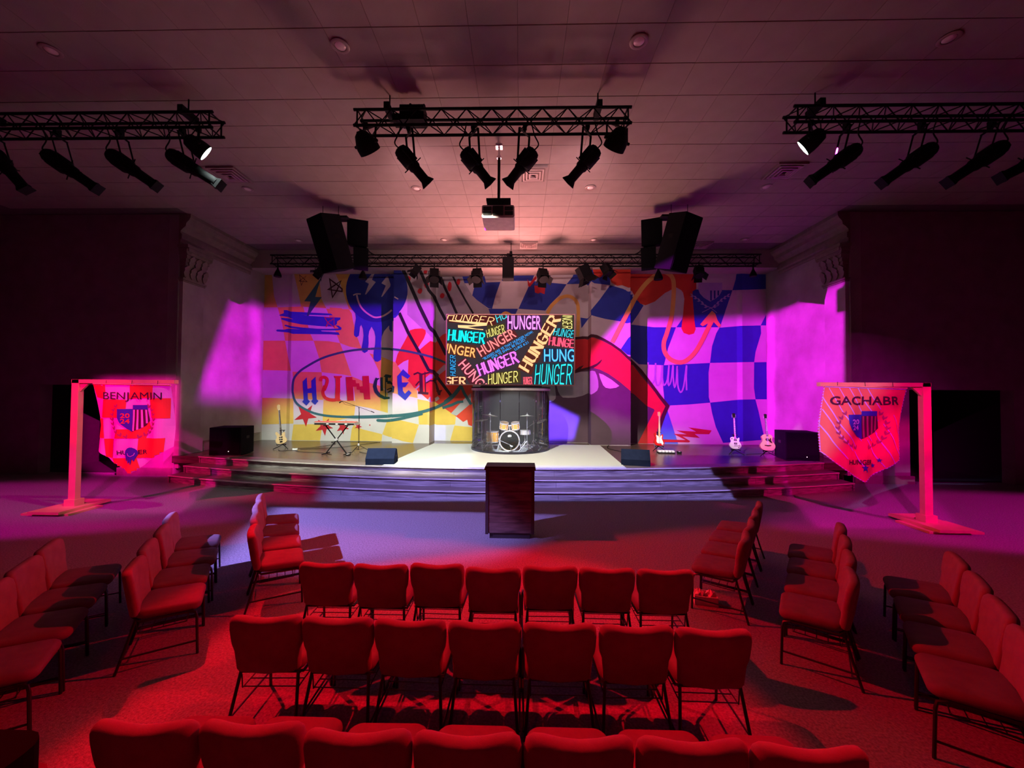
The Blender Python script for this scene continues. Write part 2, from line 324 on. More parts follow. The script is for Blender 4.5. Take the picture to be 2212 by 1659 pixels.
# stage side walls of worn plaster with cornice, base and corner pilasters
for s, nm, X in ((-1, 'left', XL), (1, 'right', XR)):
    struct('wall_'+nm, MB().box((X+s*.15, (YF+15.2)/2, 3.8), (.3, 15.2-YF, 7.6)), M_plaster)
    prof = [(0, 6.72), (-.03, 6.72), (-.05, 6.78), (-.05, 6.84), (-.09, 6.88), (-.09, 7.02), (-.05, 7.04), (-.05, 7.1), (-.12, 7.18), (-.2, 7.24), (-.22, 7.34), (-.3, 7.42), (-.34, 7.5), (-.34, 7.6), (0, 7.6)]
    m = MB(); n = len(prof); y0, y1 = YF-.02, YBULK+.02
    vs = [(X+s*p[0], y0-(.0 if p[0] > -.01 else 0), p[1]) for p in prof]+[(X+s*p[0], y1, p[1]) for p in prof]
    tri = tessellate_polygon([[Vector((p[0], p[1], 0)) for p in prof]])
    m.add(vs, [tuple(t) for t in tri]+[tuple(n+i for i in t) for t in tri]+[(i, (i+1) % n, n+(i+1) % n, n+i) for i in range(n)])
    struct('trim_%d' % (2 if s < 0 else 3), m, M_trimwood)['label'] = 'stepped cornice along the stage side wall'
    m = MB(); m.box((X-s*.025, (YF+YB)/2+.4, .57+.14), (.05, YB-YF-.9, .28)); m.box((X-s*.035, (YF+YB)/2+.4, .57+.29), (.07, YB-YF-.9, .03))
    struct('baseboard_'+nm, m, M_trimwood)
    # pilaster: shaft, astragal, leafed capital with volutes, abacus
    py = YF+.42; w_ = .84
    p = thing('corner_pilaster', 'plaster pilaster with leafy capital at the %s end of the stage opening' % ('plain-walled left' if s < 0 else 'magenta-lit right'), 'column', (X, py, 0)); p['kind'] = 'structure'
    obj('shaft', MB().box((-s*.05, 0, 2.95), (.1, w_-.1, 5.5)), M_plaster, p)
    obj('plinth', MB().box((-s*.07, 0, .78), (.14, w_, .42)), M_plaster, p)
    m = MB(); m.box((-s*.07, 0, 5.72), (.15, w_, .06)); m.box((-s*.06, 0, 5.66), (.13, w_-.05, .04)); obj('necking', m, M_trimwood, p)
    m = MB()
    for k in range(9):
        f = k/8; m.box((-s*(.06+.1*f**2), 0, 5.78+f*.78), (.12+.2*f**2, w_-.12+.16*f**2, .1))
    obj('capital_bell', m, M_trimwood, p)
    for row in range(2):
        for k in range(4-row):
            yy = (k-(3-row)/2)*.22; z0 = 5.76+row*.3; m = MB()
            pts = [(0, 0), (-.05, .04), (-.09, .14), (-.07, .2), (-.1, .26), (-.05, .32), (0, .36), (.05, .32), (.1, .26), (.07, .2), (.09, .14), (.05, .04)]
            vs = [(-s*(.15+row*.05+.10*(b/.36)**2), yy+a, z0+b) for a, b in pts]+[(-s*(.10+row*.05+.05*(b/.36)**2), yy+a*.8, z0+b*.95) for a, b in pts]
            nn = len(pts); tri = tessellate_polygon([[Vector((a, b, 0)) for a, b in pts]])
            m.add(vs, [tuple(t) for t in tri]+[tuple(nn+i for i in t) for t in tri]+[(i, (i+1) % nn, nn+(i+1) % nn, nn+i) for i in range(nn)])
            obj('acanthus_leaf', m, M_trimwood, p)
    for k in (-1, 1):
        m = MB(); pts = []
        for a in range(15):
            an = a*.55; r = .11*(1-a/16); pts.append((-s*.26, k*.36+k*r*math.sin(an), 6.5+r*math.cos(an)))
        m.tube(pts, [.035*(1-i/22) for i in range(15)], 6); obj('volute', m, M_trimwood, p, smooth=True)
    m = MB(); m.box((-s*.15, 0, 6.66), (.32, w_+.1, .08)); obj('abacus', m, M_trimwood, p)

# ------------------------------------------------------------------ stage platform and curved steps
RC = 31.0
def arc(front, hw, n=24):
    rr = RC+(9.56-front); yc = 9.56+RC
    return [(XC-hw+2*hw*i/n, yc-math.sqrt(rr*rr-(-hw+2*hw*i/n)**2)) for i in range(n+1)]
def arcseg(front, x0, x1, n=4):
    rr = RC+(9.56-front); yc = 9.56+RC
    return [(x0+(x1-x0)*i/n, yc-math.sqrt(rr*rr-(x0+(x1-x0)*i/n-XC)**2)) for i in range(n+1)]
stage = struct('stage_platform', prismz(MB(), arc(9.60, 8.72)+[(XR+.05, YF+.0), (XR+.05, 15.2), (XL-.05, 15.2), (XL-.05, YF)], .36, .565), M_floorwood)
stage['label'] = 'low curved wooden stage'
levels = [(8.78, .19, 8.93), (9.16, .38, 8.85), (9.56, .57, 8.76)]
m = MB(); prismz(m, arc(8.84, 8.88)+[(XC+8.88, 11.2), (XC-8.88, 11.2)], .0, .18); prismz(m, arc(9.22, 8.80)+[(XC+8.80, 11.2), (XC-8.80, 11.2)], .18, .37)
obj('step_core', m, M_blackp, stage)
for fr, zt, hw in levels:
    nb = 7
    for k in range(nb):
        x0 = XC-hw+2*hw*k/nb+.003; x1 = XC-hw+2*hw*(k+1)/nb-.003
        a = arcseg(fr+.03, x0, x1); b = arcseg(fr+.055, x0, x1)
        obj('riser_board', prismz(MB(), a+b[::-1], zt-.19, zt-.026), M_riser, stage)
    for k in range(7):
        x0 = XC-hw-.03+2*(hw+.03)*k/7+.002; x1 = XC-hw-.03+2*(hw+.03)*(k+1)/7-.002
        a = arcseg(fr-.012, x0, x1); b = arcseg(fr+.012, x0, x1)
        obj('nosing_highlight', prismz(MB(), a+b[::-1], zt-.024, zt+.002), M_nose, stage)  # thin pale strip added as a painted highlight on the nosing
    nb = 6
    for k in range(nb):
        x0 = XC-hw-.03+2*(hw+.03)*k/nb+.002; x1 = XC-hw-.03+2*(hw+.03)*(k+1)/nb-.002
        for w0, w1 in ((0, .14), (.144, .285), (.289, .42)):
            a = arcseg(fr+w0, x0, x1); b = arcseg(fr+w1, x0, x1)
            obj('tread_board', prismz(MB(), a+b[::-1], zt-.025, zt), M_tread, stage)
for s in (-1, 1):
    m = MB()
    for fr, zt, hw in levels: m.box((XC+s*hw, (fr+1.45+11.0)/2, zt-.11), (.03, 11.0-fr-1.1, .165))
    obj('step_side_board', m, M_riser, stage)
a = [(x, y+.02) for x, y in arcseg(9.56, -3.5, 2.66, 10)]
tag(obj('stage_rug', prismz(MB(), a+[(2.86, 13.94), (-3.14, 13.94)], .572, .584), M_stagecarpet), 'pale grey carpet covering the middle of the stage', 'rug')

# ------------------------------------------------------------------ back wall with painted mural
D0 = lambda px, Y: atY(px, 848, Y).x
P = [(XL-.05, 14.66), (-8.98, 14.60), (-8.82, 14.54), (D0(848, 14.1)-.01, 14.54), (D0(848, 14.1), 14.1), (D0(928, 14.1), 14.1), (D0(928, 14.1)+.02, 14.9),
     (D0(1277, 14.0)-.01, 14.6), (D0(1277, 14.0), 14.0), (D0(1362, 14.0), 14.0), (D0(1362, 14.0)+.01, 14.55), (8.10, 14.55), (8.28, 14.50), (8.7, 14.56), (XR+.05, 14.6)]
wall = struct('wall_back', prismz(MB(), [Vector(p) for p in P]+[Vector((XR+.05, 15.2)), Vector((XL-.05, 15.2))], .56, 7.0), M_wallwhite)
NS = []
for i in range(len(P)):
    d0 = (Vector(P[i])-Vector(P[max(i-1, 0)])); d1 = (Vector(P[min(i+1, len(P)-1)])-Vector(P[i]))
    if d0.length < 1e-6: d0 = d1
    if d1.length < 1e-6: d1 = d0
    d0.normalize(); d1.normalize(); n0 = Vector((d0.y, -d0.x)); n1 = Vector((d1.y, -d1.x)); mm = n0+n1
    NS.append(mm/max(.35, (mm.length**2)/2) if mm.length > 1e-6 else n0)
def wallpt(px, py):
    d = ray(px, py); best = None
    for i in range(len(P)-1):
        (x0, y0), (x1, y1) = P[i], P[i+1]; den = d.x*(y1-y0)-d.y*(x1-x0)
        if abs(den) < 1e-9: continue
        t = (x0*(y1-y0)-y0*(x1-x0))/den; s = (x0*d.y-y0*d.x)/den
        if t > 0 and -1e-6 <= s <= 1+1e-6 and (best is None or t < best[0]): best = (t, x0+(x1-x0)*s)
    if best is None:
        p = atY(px, py, 14.6); return (min(max(p.x, P[0][0]+.001), P[-1][0]-.001), p.z)
    return (best[1], CAM_Z+d.z*best[0])
def on_wall(X, Z, off):
    i = 0
    while i < len(P)-2 and X > P[i+1][0]: i += 1
    t = (X-P[i][0])/(P[i+1][0]-P[i][0]); t = min(1, max(0, t))
    a = Vector(P[i])+NS[i]*off; b = Vector(P[i+1])+NS[i+1]*off; q = a.lerp(b, t)
    return (q.x, q.y, Z)
def dens(poly, st=9):
    out = []
    for i in range(len(poly)):
        a, b = poly[i], poly[(i+1) % len(poly)]; n = max(1, int(math.hypot(b[0]-a[0], b[1]-a[1])/st))
        out += [(a[0]+(b[0]-a[0])*k/n, a[1]+(b[1]-a[1])*k/n) for k in range(n)]
    return out
def tris_bm(polys, folds, clip=None, axis=0):
    bm = bmesh.new()
    for p in polys:
        if len(p) < 3: continue
        vs = [bm.verts.new((q[0], 0, q[1])) for q in p]
        for t in tessellate_polygon([[Vector((q[0], q[1], 0)) for q in p]]):
            try: bm.faces.new([vs[i] for i in t])
            except ValueError: pass
    def cut(co, no, **k): bmesh.ops.bisect_plane(bm, geom=bm.verts[:]+bm.edges[:]+bm.faces[:], dist=1e-6, plane_co=co, plane_no=no, **k)
    if clip:
        x0, x1, z0, z1 = clip
        cut((x0, 0, 0), (-1, 0, 0), clear_outer=True); cut((x1, 0, 0), (1, 0, 0), clear_outer=True)
        cut((0, 0, z0), (0, 0, -1), clear_outer=True); cut((0, 0, z1), (0, 0, 1), clear_outer=True)
    if bm.verts:
        lo = min(v.co.x for v in bm.verts); hi = max(v.co.x for v in bm.verts)
        for f in folds:
            if lo < f < hi: cut((f, 0, 0), (1, 0, 0))
    return bm
def bm_obj(name, bm, fn, m, parent):
    for v in bm.verts: v.co = fn(v.co.x, v.co.z)
    me = bpy.data.meshes.new(name); bm.to_mesh(me); bm.free(); me.materials.append(m)
    o = bpy.data.objects.new(name, me); C.objects.link(o); o.parent = parent; return o
ZMAX = 6.98
def paint(name, polys, m, lvl, label=None):
    mb = MB()
    for k, p in enumerate(polys):
        bm = tris_bm([[wallpt(*q) for q in dens(p)]], [p_[0] for p_ in P[1:-1]], clip=(P[0][0]+.03, P[-1][0]-.03, .575, ZMAX))
        bm.verts.index_update(); off = .0022*lvl+(k % 7)*.00026
        mb.add([on_wall(v.co.x, v.co.z, off) for v in bm.verts], [[v.index for v in f.verts] for f in bm.faces]); bm.free()
    o = obj(name, mb, m, wall, fix=False)
    if label: o['label'] = label
    return o
def K(off, s, pts): return [(off[0]+x/s, off[1]+y/s) for x, y in pts]
A_ = lambda *p: K((560, 570), 11.06, p); B_ = lambda *p: K((740, 570), 11.06, p); C_ = lambda *p: K((560, 700), 11.06, p); D_ = lambda *p: K((740, 700), 9.617, p)
E_ = lambda *p: K((560, 820), 10.05, p); F_ = lambda *p: K((760, 820), 8.193, p); G_ = lambda *p: K((880, 570), 9.217, p); H_ = lambda *p: K((1100, 570), 7.9, p)
I_ = lambda *p: K((1360, 570), 7.373, p); J_ = lambda *p: K((1180, 720), 6.382, p); Q_ = lambda *p: K((1380, 720), 6.38, p)
def stroke(pts, wd, close=False, rnd=True):
    pts = [p for k, p in enumerate(pts) if k == 0 or math.hypot(p[0]-pts[k-1][0], p[1]-pts[k-1][1]) > 1e-4]
    n = len(pts); ws = list(wd) if isinstance(wd, (list, tuple)) else [wd]*n; ws += [ws[-1]]*(n-len(ws)); L = []; Rr = []
    for i in range(n):
        a = pts[i-1] if (i > 0 or close) else pts[i]; c = pts[(i+1) % n] if (i < n-1 or close) else pts[i]; b = pts[i]
        d0 = (b[0]-a[0], b[1]-a[1]); d1 = (c[0]-b[0], c[1]-b[1])
        l0 = math.hypot(*d0); l1 = math.hypot(*d1)
        if l0 < 1e-6: d0, l0 = d1, l1
        if l1 < 1e-6: d1, l1 = d0, l0
        n0 = (-d0[1]/l0, d0[0]/l0); n1 = (-d1[1]/l1, d1[0]/l1); m = (n0[0]+n1[0], n0[1]+n1[1]); q = m[0]*m[0]+m[1]*m[1]
        if q < .15: m, q = n0, 2.0
        k = min(2/q, 1.9 if not close else 3.0)*ws[i]/2; L.append((b[0]+m[0]*k, b[1]+m[1]*k)); Rr.append((b[0]-m[0]*k, b[1]-m[1]*k))
    return [[L[i], L[(i+1) % n], Rr[(i+1) % n], Rr[i]] for i in range(n if close else n-1)]
def catm(pts, n=5):
    out = []
    for i in range(len(pts)-1):
        p0, p1, p2, p3 = pts[max(i-1, 0)], pts[i], pts[i+1], pts[min(i+2, len(pts)-1)]
        for k in range(n):
            t = k/n; out.append(tuple(.5*((2*p1[j])+(-p0[j]+p2[j])*t+(2*p0[j]-5*p1[j]+4*p2[j]-p3[j])*t*t+(-p0[j]+3*p1[j]-3*p2[j]+p3[j])*t**3) for j in (0, 1)))
    return out+[pts[-1]]
def star(tips, inner=.42):
    cx = sum(p[0] for p in tips)/5; cy = sum(p[1] for p in tips)/5; out = []
    for i in range(5):
        a, b = tips[i], tips[(i+1) % 5]; out.append(a); mx, my = (a[0]+b[0])/2, (a[1]+b[1])/2
        out.append((cx+(mx-cx)*inner*1.15, cy+(my-cy)*inner*1.15))
    return out
pm = lambda n, c, v=.06: mat('mural_'+n, c, .75, 0, var=v, scale=3, bump=.1, bscale=40, spec=.25)
P_yel = pm('yellow', (.60, .43, .085)); P_blue = pm('blue', (.025, .05, .33)); P_navy = pm('navy', (.015, .03, .22)); P_teal = pm('teal', (.03, .115, .125))
P_red = pm('orange_red', (.56, .05, .025)); P_star = pm('crimson', (.42, .02, .03)); P_maroon = pm('maroon', (.05, .014, .02)); P_lip = pm('lip_red', (.55, .03, .035)); P_mouth = pm('mouth_dark', (.085, .05, .075))
P_gold = pm('gold', (.72, .42, .10)); P_grey = pm('grey_white', (.34, .35, .35)); P_white = pm('white', (.52, .51, .50)); P_black = pm('charcoal', (.012, .016, .02)); P_lav = pm('lavender', (.36, .28, .5)); P_sky = pm('sky_blue', (.07, .2, .55)); P_smile = pm('smile_tan', (.5, .42, .36)); P_pix = pm('dark_green', (.012, .06, .045))

yel = [
 [(560, 560), (575, 560), (588, 597), (592, 640), (600, 664), (560, 664)], [(600, 560), (632, 560), (635.5, 592), (600, 592)], [(686, 560), (722, 560), (725, 592), (686, 592)],
 [(635.5, 592), (684, 592), (690, 606), (695, 647), (705, 666), (650.4, 662), (645, 633)], [(725, 592), (740, 585), (770, 585), (770, 672), (754, 668), (745, 642), (736, 615)],
 [(600, 664), (655, 662), (664, 698), (671, 722), (677.5, 736), (616, 736), (610, 700)], [(705, 667), (754, 668), (760, 677), (764, 700), (770, 724), (782, 754), (756, 749), (734.5, 741), (728, 723)],
 [(560, 736), (616, 736), (622, 770), (629, 801), (560, 799)], [(677.5, 736), (710, 737), (734.5, 741), (744.5, 767), (760, 813), (741, 809), (695, 804), (690, 775)],
 [(798, 763), (831, 773), (848, 781), (853, 782), (860, 791), (866, 801), (900, 835), (902, 860), (848, 849), (823, 835), (818, 800), (807, 777)],
 [(632, 803), (695, 804), (699, 864), (634, 861), (635, 835)], [(760, 813), (784, 823), (823, 834), (838, 850), (838, 892), (797, 881), (768, 876), (766, 850)],
 [(560, 859), (634, 861), (634, 915), (560, 917)], [(699, 864), (767, 866), (768, 876), (765, 900), (697, 916)], [(901.6, 862), (935, 868), (947, 872), (959, 882), (985, 898), (983, 917), (963, 918), (905, 917)],
 [(634, 917), (697, 916), (691, 956), (629, 956)], [(764, 918), (782, 927), (826, 938), (824, 956), (756, 956), (760, 927)], [(838, 905), (866, 908), (905, 917), (901.6, 927), (892, 957), (870, 953), (833, 941), (826, 938)],
 [(981.5, 919), (1020, 923), (1020, 953), (972, 953)], [(712, 664), (738, 666), (745, 672), (715, 676)]]
paint('yellow_checks', yel, P_yel, 1)
blu = [
 [(993, 560), (1038, 560), (1050, 611), (1003, 612), (997, 592)], [(1024, 611), (1081, 609), (1071, 637), (1063, 667), (1055, 666), (1030, 648), (1020, 638), (1024, 622)], [(1095, 560), (1168, 560), (1149, 607), (1084, 607)],
 [(1055, 667), (1119, 667), (1112, 682), (1060, 682)], [(1149, 607), (1224, 614), (1209, 637), (1189, 657), (1178, 671), (1120, 667), (1142, 619)], [(1252, 560), (1318, 560), (1318, 616), (1284, 612), (1224, 614), (1237, 598)],
 [(1318, 616), (1346, 624), (1367, 636), (1363, 648), (1352, 680), (1344, 695), (1308, 689), (1277, 681), (1276, 671), (1295, 648)], [(1254, 686), (1268, 688), (1278, 680), (1256, 709)],
 [(1350, 625), (1365, 640), (1390, 660), (1379, 678), (1363, 701), (1344, 696), (1358, 670)], [(1341, 754), (1362, 723), (1362, 772)], [(1362, 701), (1413, 707), (1460, 707), (1443, 752), (1434, 789), (1380, 787), (1362, 772)],
 [(1554, 708), (1600, 704), (1643, 703), (1644, 720), (1632, 760), (1629, 782), (1533.6, 784), (1538, 748), (1547, 720)], [(1487, 625), (1582, 627), (1555, 707), (1461, 707), (1473, 690)], [(1595, 560), (1665, 560), (1665, 624), (1582, 627), (1589, 604)],
 [(1665, 660), (1665, 703), (1643, 703)], [(1629, 782.7), (1665, 782), (1665, 862.6), (1632, 862.6), (1628.5, 837.5)], [(1433, 789), (1533.6, 784), (1530.5, 804.6), (1531, 858), (1534, 869.7), (1490, 873.6), (1444, 876), (1435, 864), (1432, 833)],
 [(1534, 869.7), (1596, 863.4), (1631.6, 862.6), (1638.6, 889), (1649.6, 939.4), (1650, 950), (1562, 956.7), (1546, 922), (1538, 892)]]
paint('blue_checks', blu, P_blue, 1)
paint('sky_blue_wedge', [[(1439.6, 880), (1466, 962), (1440, 962), (1415, 940)], ], P_sky, 1)
paint('ribbed_ground', [[(866, 560), (993, 560), (1000, 605), (1020, 638), (1060, 672), (1065, 690), (965, 770), (940, 735), (880, 680), (880, 640)]], P_grey, 1)
# orange-red splash beside the oval
spl = [D_((1400, 130), (1500, 100), (1650, 90), (1720, 125), (1730, 190), (1690, 300), (1570, 490), (1600, 535), (1720, 430), (1820, 350), (1900, 375), (2000, 290), (2080, 220), (2160, 185), (2600, 185), (2600, 700), (2600, 1443), (1800, 1443), (1480, 1320), (1380, 1180), (1360, 1000), (1370, 740), (1270, 780), (1150, 870), (1100, 790), (1140, 640), (1200, 520), (1300, 340), (1370, 200)),
       F_((980, 0), (1170, 200), (1350, 360), (1480, 400), (1640, 510), (1850, 655), (1970, 750), (2040, 710), (2060, 800), (2140, 830), (2140, 0))]
paint('orange_splash', spl, P_red, 2)
paint('splash_gaps', [F_((1750, 600), (1850, 640), (2110, 420), (2110, 240), (1990, 340)), D_((1950, 1000), (2110, 840), (2200, 900), (2000, 1060)), D_((1720, 1120), (1810, 1040), (1900, 1050), (1890, 1120), (1720, 1230)), F_((1120, 160), (1200, 85), (1210, 110), (1135, 180)), F_((1450, 330), (1520, 290), (1550, 340), (1480, 390)), F_((1340, 360), (1390, 300), (1400, 385))], P_grey, 3)
paint('rib_lines', stroke(B_((1400, 40), (1500, 250), (1600, 470), (1830, 1000), (2080, 1520))+D_((1900, 160), (2030, 400), (2150, 640)), 7.5)+stroke(B_((1360, 1170), (1580, 1659))+D_((1600, 600), (1780, 950), (1880, 985))+F_((1540, 0), (1760, 290)), 6.5)
      + stroke(G_((220, 60), (420, 520), (520, 640), (640, 900), (760, 1120)), 6.5)+stroke(G_((620, 150), (740, 470), (860, 720), (980, 990)), 5.5)+stroke(G_((820, 80), (990, 430), (1150, 720), (1310, 990)), 4), P_black, 4)
blob = lambda x, y, rx, ry, n=9: [(x+rx*math.cos(k*6.283/n)*(1+.15*math.sin(k*5)), y+ry*math.sin(k*6.283/n)) for k in range(n)]
paint('red_specks', [blob(*b) for b in ((882.5, 603, 5, 7), (907, 629, 5, 6), (921, 614, 5, 9), (963, 587, 5, 7), (971, 619, 4.5, 11), (955, 639, 5, 6), (990, 609, 4, 7), (988, 581, 5, 5), (919, 587, 4, 5), (936, 587, 4, 7))]+[H_((430, 370), (620, 390), (605, 520), (530, 490), (500, 510), (440, 490)), H_((310, 260), (350, 330), (460, 200), (470, 250), (350, 400), (320, 370))], P_star, 4)
# gold arch and gold arrow, red blobs
paint('red_blobs', [blob(1293, 584, 13, 16, 14), I_((-300, -80), (1650, -80), (1680, 20), (1550, 90), (1400, 110), (1180, 115), (1100, 200), (1060, 300), (1060, 400), (1000, 440), (1005, 560), (1030, 900), (1050, 1040), (1020, 1110), (945, 1130), (860, 1100), (822, 1030), (850, 800), (870, 560), (850, 460), (820, 420), (740, 375), (650, 420), (560, 465), (400, 600), (250, 660), (170, 635), (110, 570), (30, 430), (-20, 380), (-120, 340), (-200, 350), (-290, 300), (-330, 200))], P_red, 3)
paint('gold_arch', stroke(catm(H_((650, 850), (720, 720), (850, 600), (980, 550), (1100, 590), (1170, 700), (1180, 900), (1170, 1240))), 7.5)+stroke(catm(H_((-130, 870), (-60, 830), (30, 870))), 5), P_gold, 2)
arrow = [(1322, 740), (1344, 697), (1361, 664)]+I_((100, 520), (250, 320), (400, 190), (500, 130), (600, 150), (680, 230), (700, 400), (670, 800), (590, 1100))+Q_((340, 130), (350, 250), (420, 350), (540, 400), (650, 375), (780, 250), (900, 40))+I_((1180, 1160), (1310, 900))
paint('gold_arrow', stroke(catm(arrow), 9.5)+[I_((1310, 745), (1360, 790), (1400, 900), (1455, 980), (1420, 1015), (1340, 930), (1280, 930), (1160, 995), (1120, 965), (1200, 870))], P_gold, 5)
# open mouth with teeth
paint('mouth', [J_((-560, 100), (-300, 60), (200, 75), (390, 70), (500, 40), (600, 36), (640, 12), (700, 22), (800, 72), (900, 128), (1020, 215), (1160, 355), (1300, 495), (1450, 690), (1570, 860), (1690, 1000), (1640, 1130), (1560, 1380), (1540, 1400), (1470, 1540), (-970, 1540), (-970, 800), (-700, 500))], P_mouth, 2)
paint('mouth_outline', stroke(J_((-500, 100), (200, 80), (400, 68), (590, 52), (640, 32), (700, 45), (790, 85), (900, 150), (1020, 235), (1160, 372), (1300, 515), (1440, 700), (1560, 870), (1667, 1002), (1610, 1130), (1560, 1290)), [4, 4, 5, 5, 5, 5, 5, 5, 5, 5, 6, 6, 7, 8, 8, 7]), P_maroon, 5)
paint('red_lip', [J_((-500, 120), (200, 95), (395, 88), (600, 72), (650, 58), (760, 98), (900, 172), (1010, 250), (1160, 395), (1300, 580), (1440, 745), (1560, 890), (1645, 1008), (1595, 1130), (1540, 1300), (1470, 1535), (1252, 1535), (1350, 1340), (1490, 1065), (1482, 1045), (1380, 1000), (1160, 795), (1000, 660), (860, 560), (740, 500), (640, 475), (480, 495), (390, 512), (100, 600), (-300, 700))], P_lip, 3)
paint('lip_creases', [J_((480, 492), (620, 452), (700, 415), (762, 362), (770, 370), (745, 410), (700, 450), (650, 480), (560, 500), (400, 550), (385, 520), (460, 462), (520, 440), (505, 460))], P_maroon, 5)
paint('tooth', [J_((20, 958), (100, 930), (130, 900), (135, 850), (120, 720), (-60, 720), (-60, 970))], P_grey, 4)
paint('tooth', [J_((145, 720), (165, 800), (190, 850), (230, 885), (310, 890), (400, 885), (500, 862), (588, 828), (588, 522), (480, 530), (400, 552), (140, 600))], P_grey, 4)
paint('tooth', [J_((602, 830), (602, 522), (640, 515), (675, 525), (700, 580), (718, 660), (722, 740), (705, 790), (660, 825), (618, 845))], P_grey, 4)
paint('tooth', [J_((728, 552), (780, 568), (900, 640), (1005, 725), (960, 750), (880, 762), (820, 750), (785, 715), (745, 620))], P_white, 4)
paint('zigzag', [Q_((680, 1295), (1002, 1338), (968, 1390), (770, 1388), (842, 1442), (600, 1420), (706, 1485), (690, 1503), (320, 1500), (328, 1460), (640, 1470), (475, 1385), (655, 1392), (512, 1338), (785, 1355))], P_star, 3)
paint('scribble', stroke(Q_((125, 400), (108, 560), (118, 640)), 3.5)+stroke(catm(Q_((170, 700), (215, 640), (228, 410), (222, 560), (245, 715), (295, 660), (318, 440), (320, 600), (342, 715), (390, 640), (412, 440), (400, 700), (440, 660), (468, 440), (470, 600), (488, 745), (515, 640), (527, 450), (532, 700), (570, 812), (615, 730), (655, 440), (650, 600), (656, 785)), 3), 3.4), P_lav, 4)
shd = [I_((1095, 300), (1475, 300), (1470, 430), (1430, 500), (1370, 555), (1280, 600), (1180, 540), (1115, 470), (1090, 400))]
paint('crest_shield', shd, P_lav, 3)
paint('crest_bars', [I_((x, 425), (x+26, 425), (x+26, yb), (x, yb)) for x, yb in ((1282, 585), (1340, 555), (1398, 505))], P_navy, 4)
lv = []
for s in (-1, 1):
    for k in range(5):
        x, y = 1280+s*(40+k*55), 690-k*55+k*k*3
        lv += [I_((x, y), (x+s*25, y-38), (x+s*60, y-45), (x+s*38, y-12)), I_((x, y), (x+s*30, y+14), (x+s*62, y+4), (x+s*35, y-8))]
paint('crest_wreath', lv+stroke(I_((1150, 775), (1300, 700), (1420, 660)), 1.4)+stroke(I_((1390, 780), (1290, 700), (1150, 640)), 1.4), P_lav, 4)
# smiley face with drips
cxs, cys, rx, ry = 814.5, 627, 66.5, 69
paint('smiley_face', [[(cxs+rx*math.cos(a*math.pi/24), cys+ry*math.sin(a*math.pi/24)) for a in range(48)]], P_navy, 6)
paint('smiley_drips', [D_((240, -500), (285, -120), (262, 0), (242, 170), (242, 235), (290, 278), (345, 245), (360, 150), (370, 60), (395, 15), (430, 100), (443, 240), (430, 350), (400, 500), (420, 575), (465, 603), (530, 565), (550, 400), (545, 250), (560, 150), (610, 55), (665, 150), (690, 260), (685, 420), (650, 600), (648, 720), (685, 778), (740, 785), (805, 745), (812, 560), (805, 400), (820, 260), (870, 150), (950, 55), (978, 30), (975, 100), (1000, 150), (1038, 163), (1044, -60), (1170, -200), (1230, -400))], P_blue, 5)
paint('smiley_eye', [B_((825, 122), (775, 135), (720, 230), (550, 430), (640, 478), (545, 730), (575, 732), (805, 437), (715, 385), (750, 285))], P_grey, 7)
paint('smiley_eye', [B_((1100, 300), (1060, 310), (940, 465), (1045, 522), (935, 790), (962, 785), (1152, 540), (1157, 490), (1125, 400))], P_grey, 7)
paint('smiley_mouth', stroke(catm(B_((350, 745), (385, 890), (450, 1030), (560, 1150), (700, 1245), (800, 1280), (950, 1260), (1080, 1190), (1190, 1105))), 3.6)+stroke(catm(B_((265, 752), (340, 722), (445, 722))), 2.6)+stroke(B_((1250, 790), (1340, 845)), 2.4)+stroke(B_((1205, 180), (1150, 245)), 3), P_smile, 7)
# bolt, brush scribble, outlined stars
paint('lightning_bolt', [A_((1600, 150), (1430, 400), (1340, 530), (1080, 893), (1232, 903), (1190, 1050), (1140, 1242), (1190, 1242), (1250, 1140), (1500, 797), (1345, 790), (1400, 600), (1470, 390))], P_teal, 5)
paint('blue_scribble', [A_((590, 1105), (660, 1105), (760, 1142), (1000, 1152), (1720, 1190), (1765, 1230), (1600, 1232), (1200, 1218), (1140, 1232), (1000, 1205), (1180, 1243), (1950, 1285), (1940, 1332), (1870, 1372), (1860, 1440), (1780, 1500), (1500, 1492), (1000, 1445), (700, 1385), (525, 1325), (540, 1290), (680, 1300), (820, 1328), (700, 1272), (490, 1237), (485, 1218), (590, 1180)),
      C_((600, 28), (640, 15), (760, 50), (1000, 80), (1400, 112), (1700, 116), (1900, 105), (1885, 82), (1820, 30), (1900, 38), (1975, 90), (1960, 142), (1880, 152), (1480, 155), (1500, 175), (1900, 200), (1930, 262), (1700, 247), (800, 235), (700, 202), (430, 180), (402, 152), (440, 130), (600, 135), (680, 115), (980, 127), (760, 97), (620, 50))], P_blue, 4)
paint('outlined_star', stroke(A_((1690, 368), (1840, 480), (1985, 600), (1985, 662), (1655, 613), (1800, 520), (1962, 408), (1860, 640), (1757, 800)), 3, close=True), P_maroon, 5)
paint('outlined_star', stroke(A_((968, 265), (1150, 430), (962, 412), (1125, 290), (1012, 515)), 1.6, close=True), P_maroon, 5)
paint('outlined_star', stroke(A_((1570, 1285), (1640, 1400), (1600, 1510), (1790, 1300), (1800, 1520), (1640, 1400), (1810, 1290)), 1.5, close=True), P_star, 5)
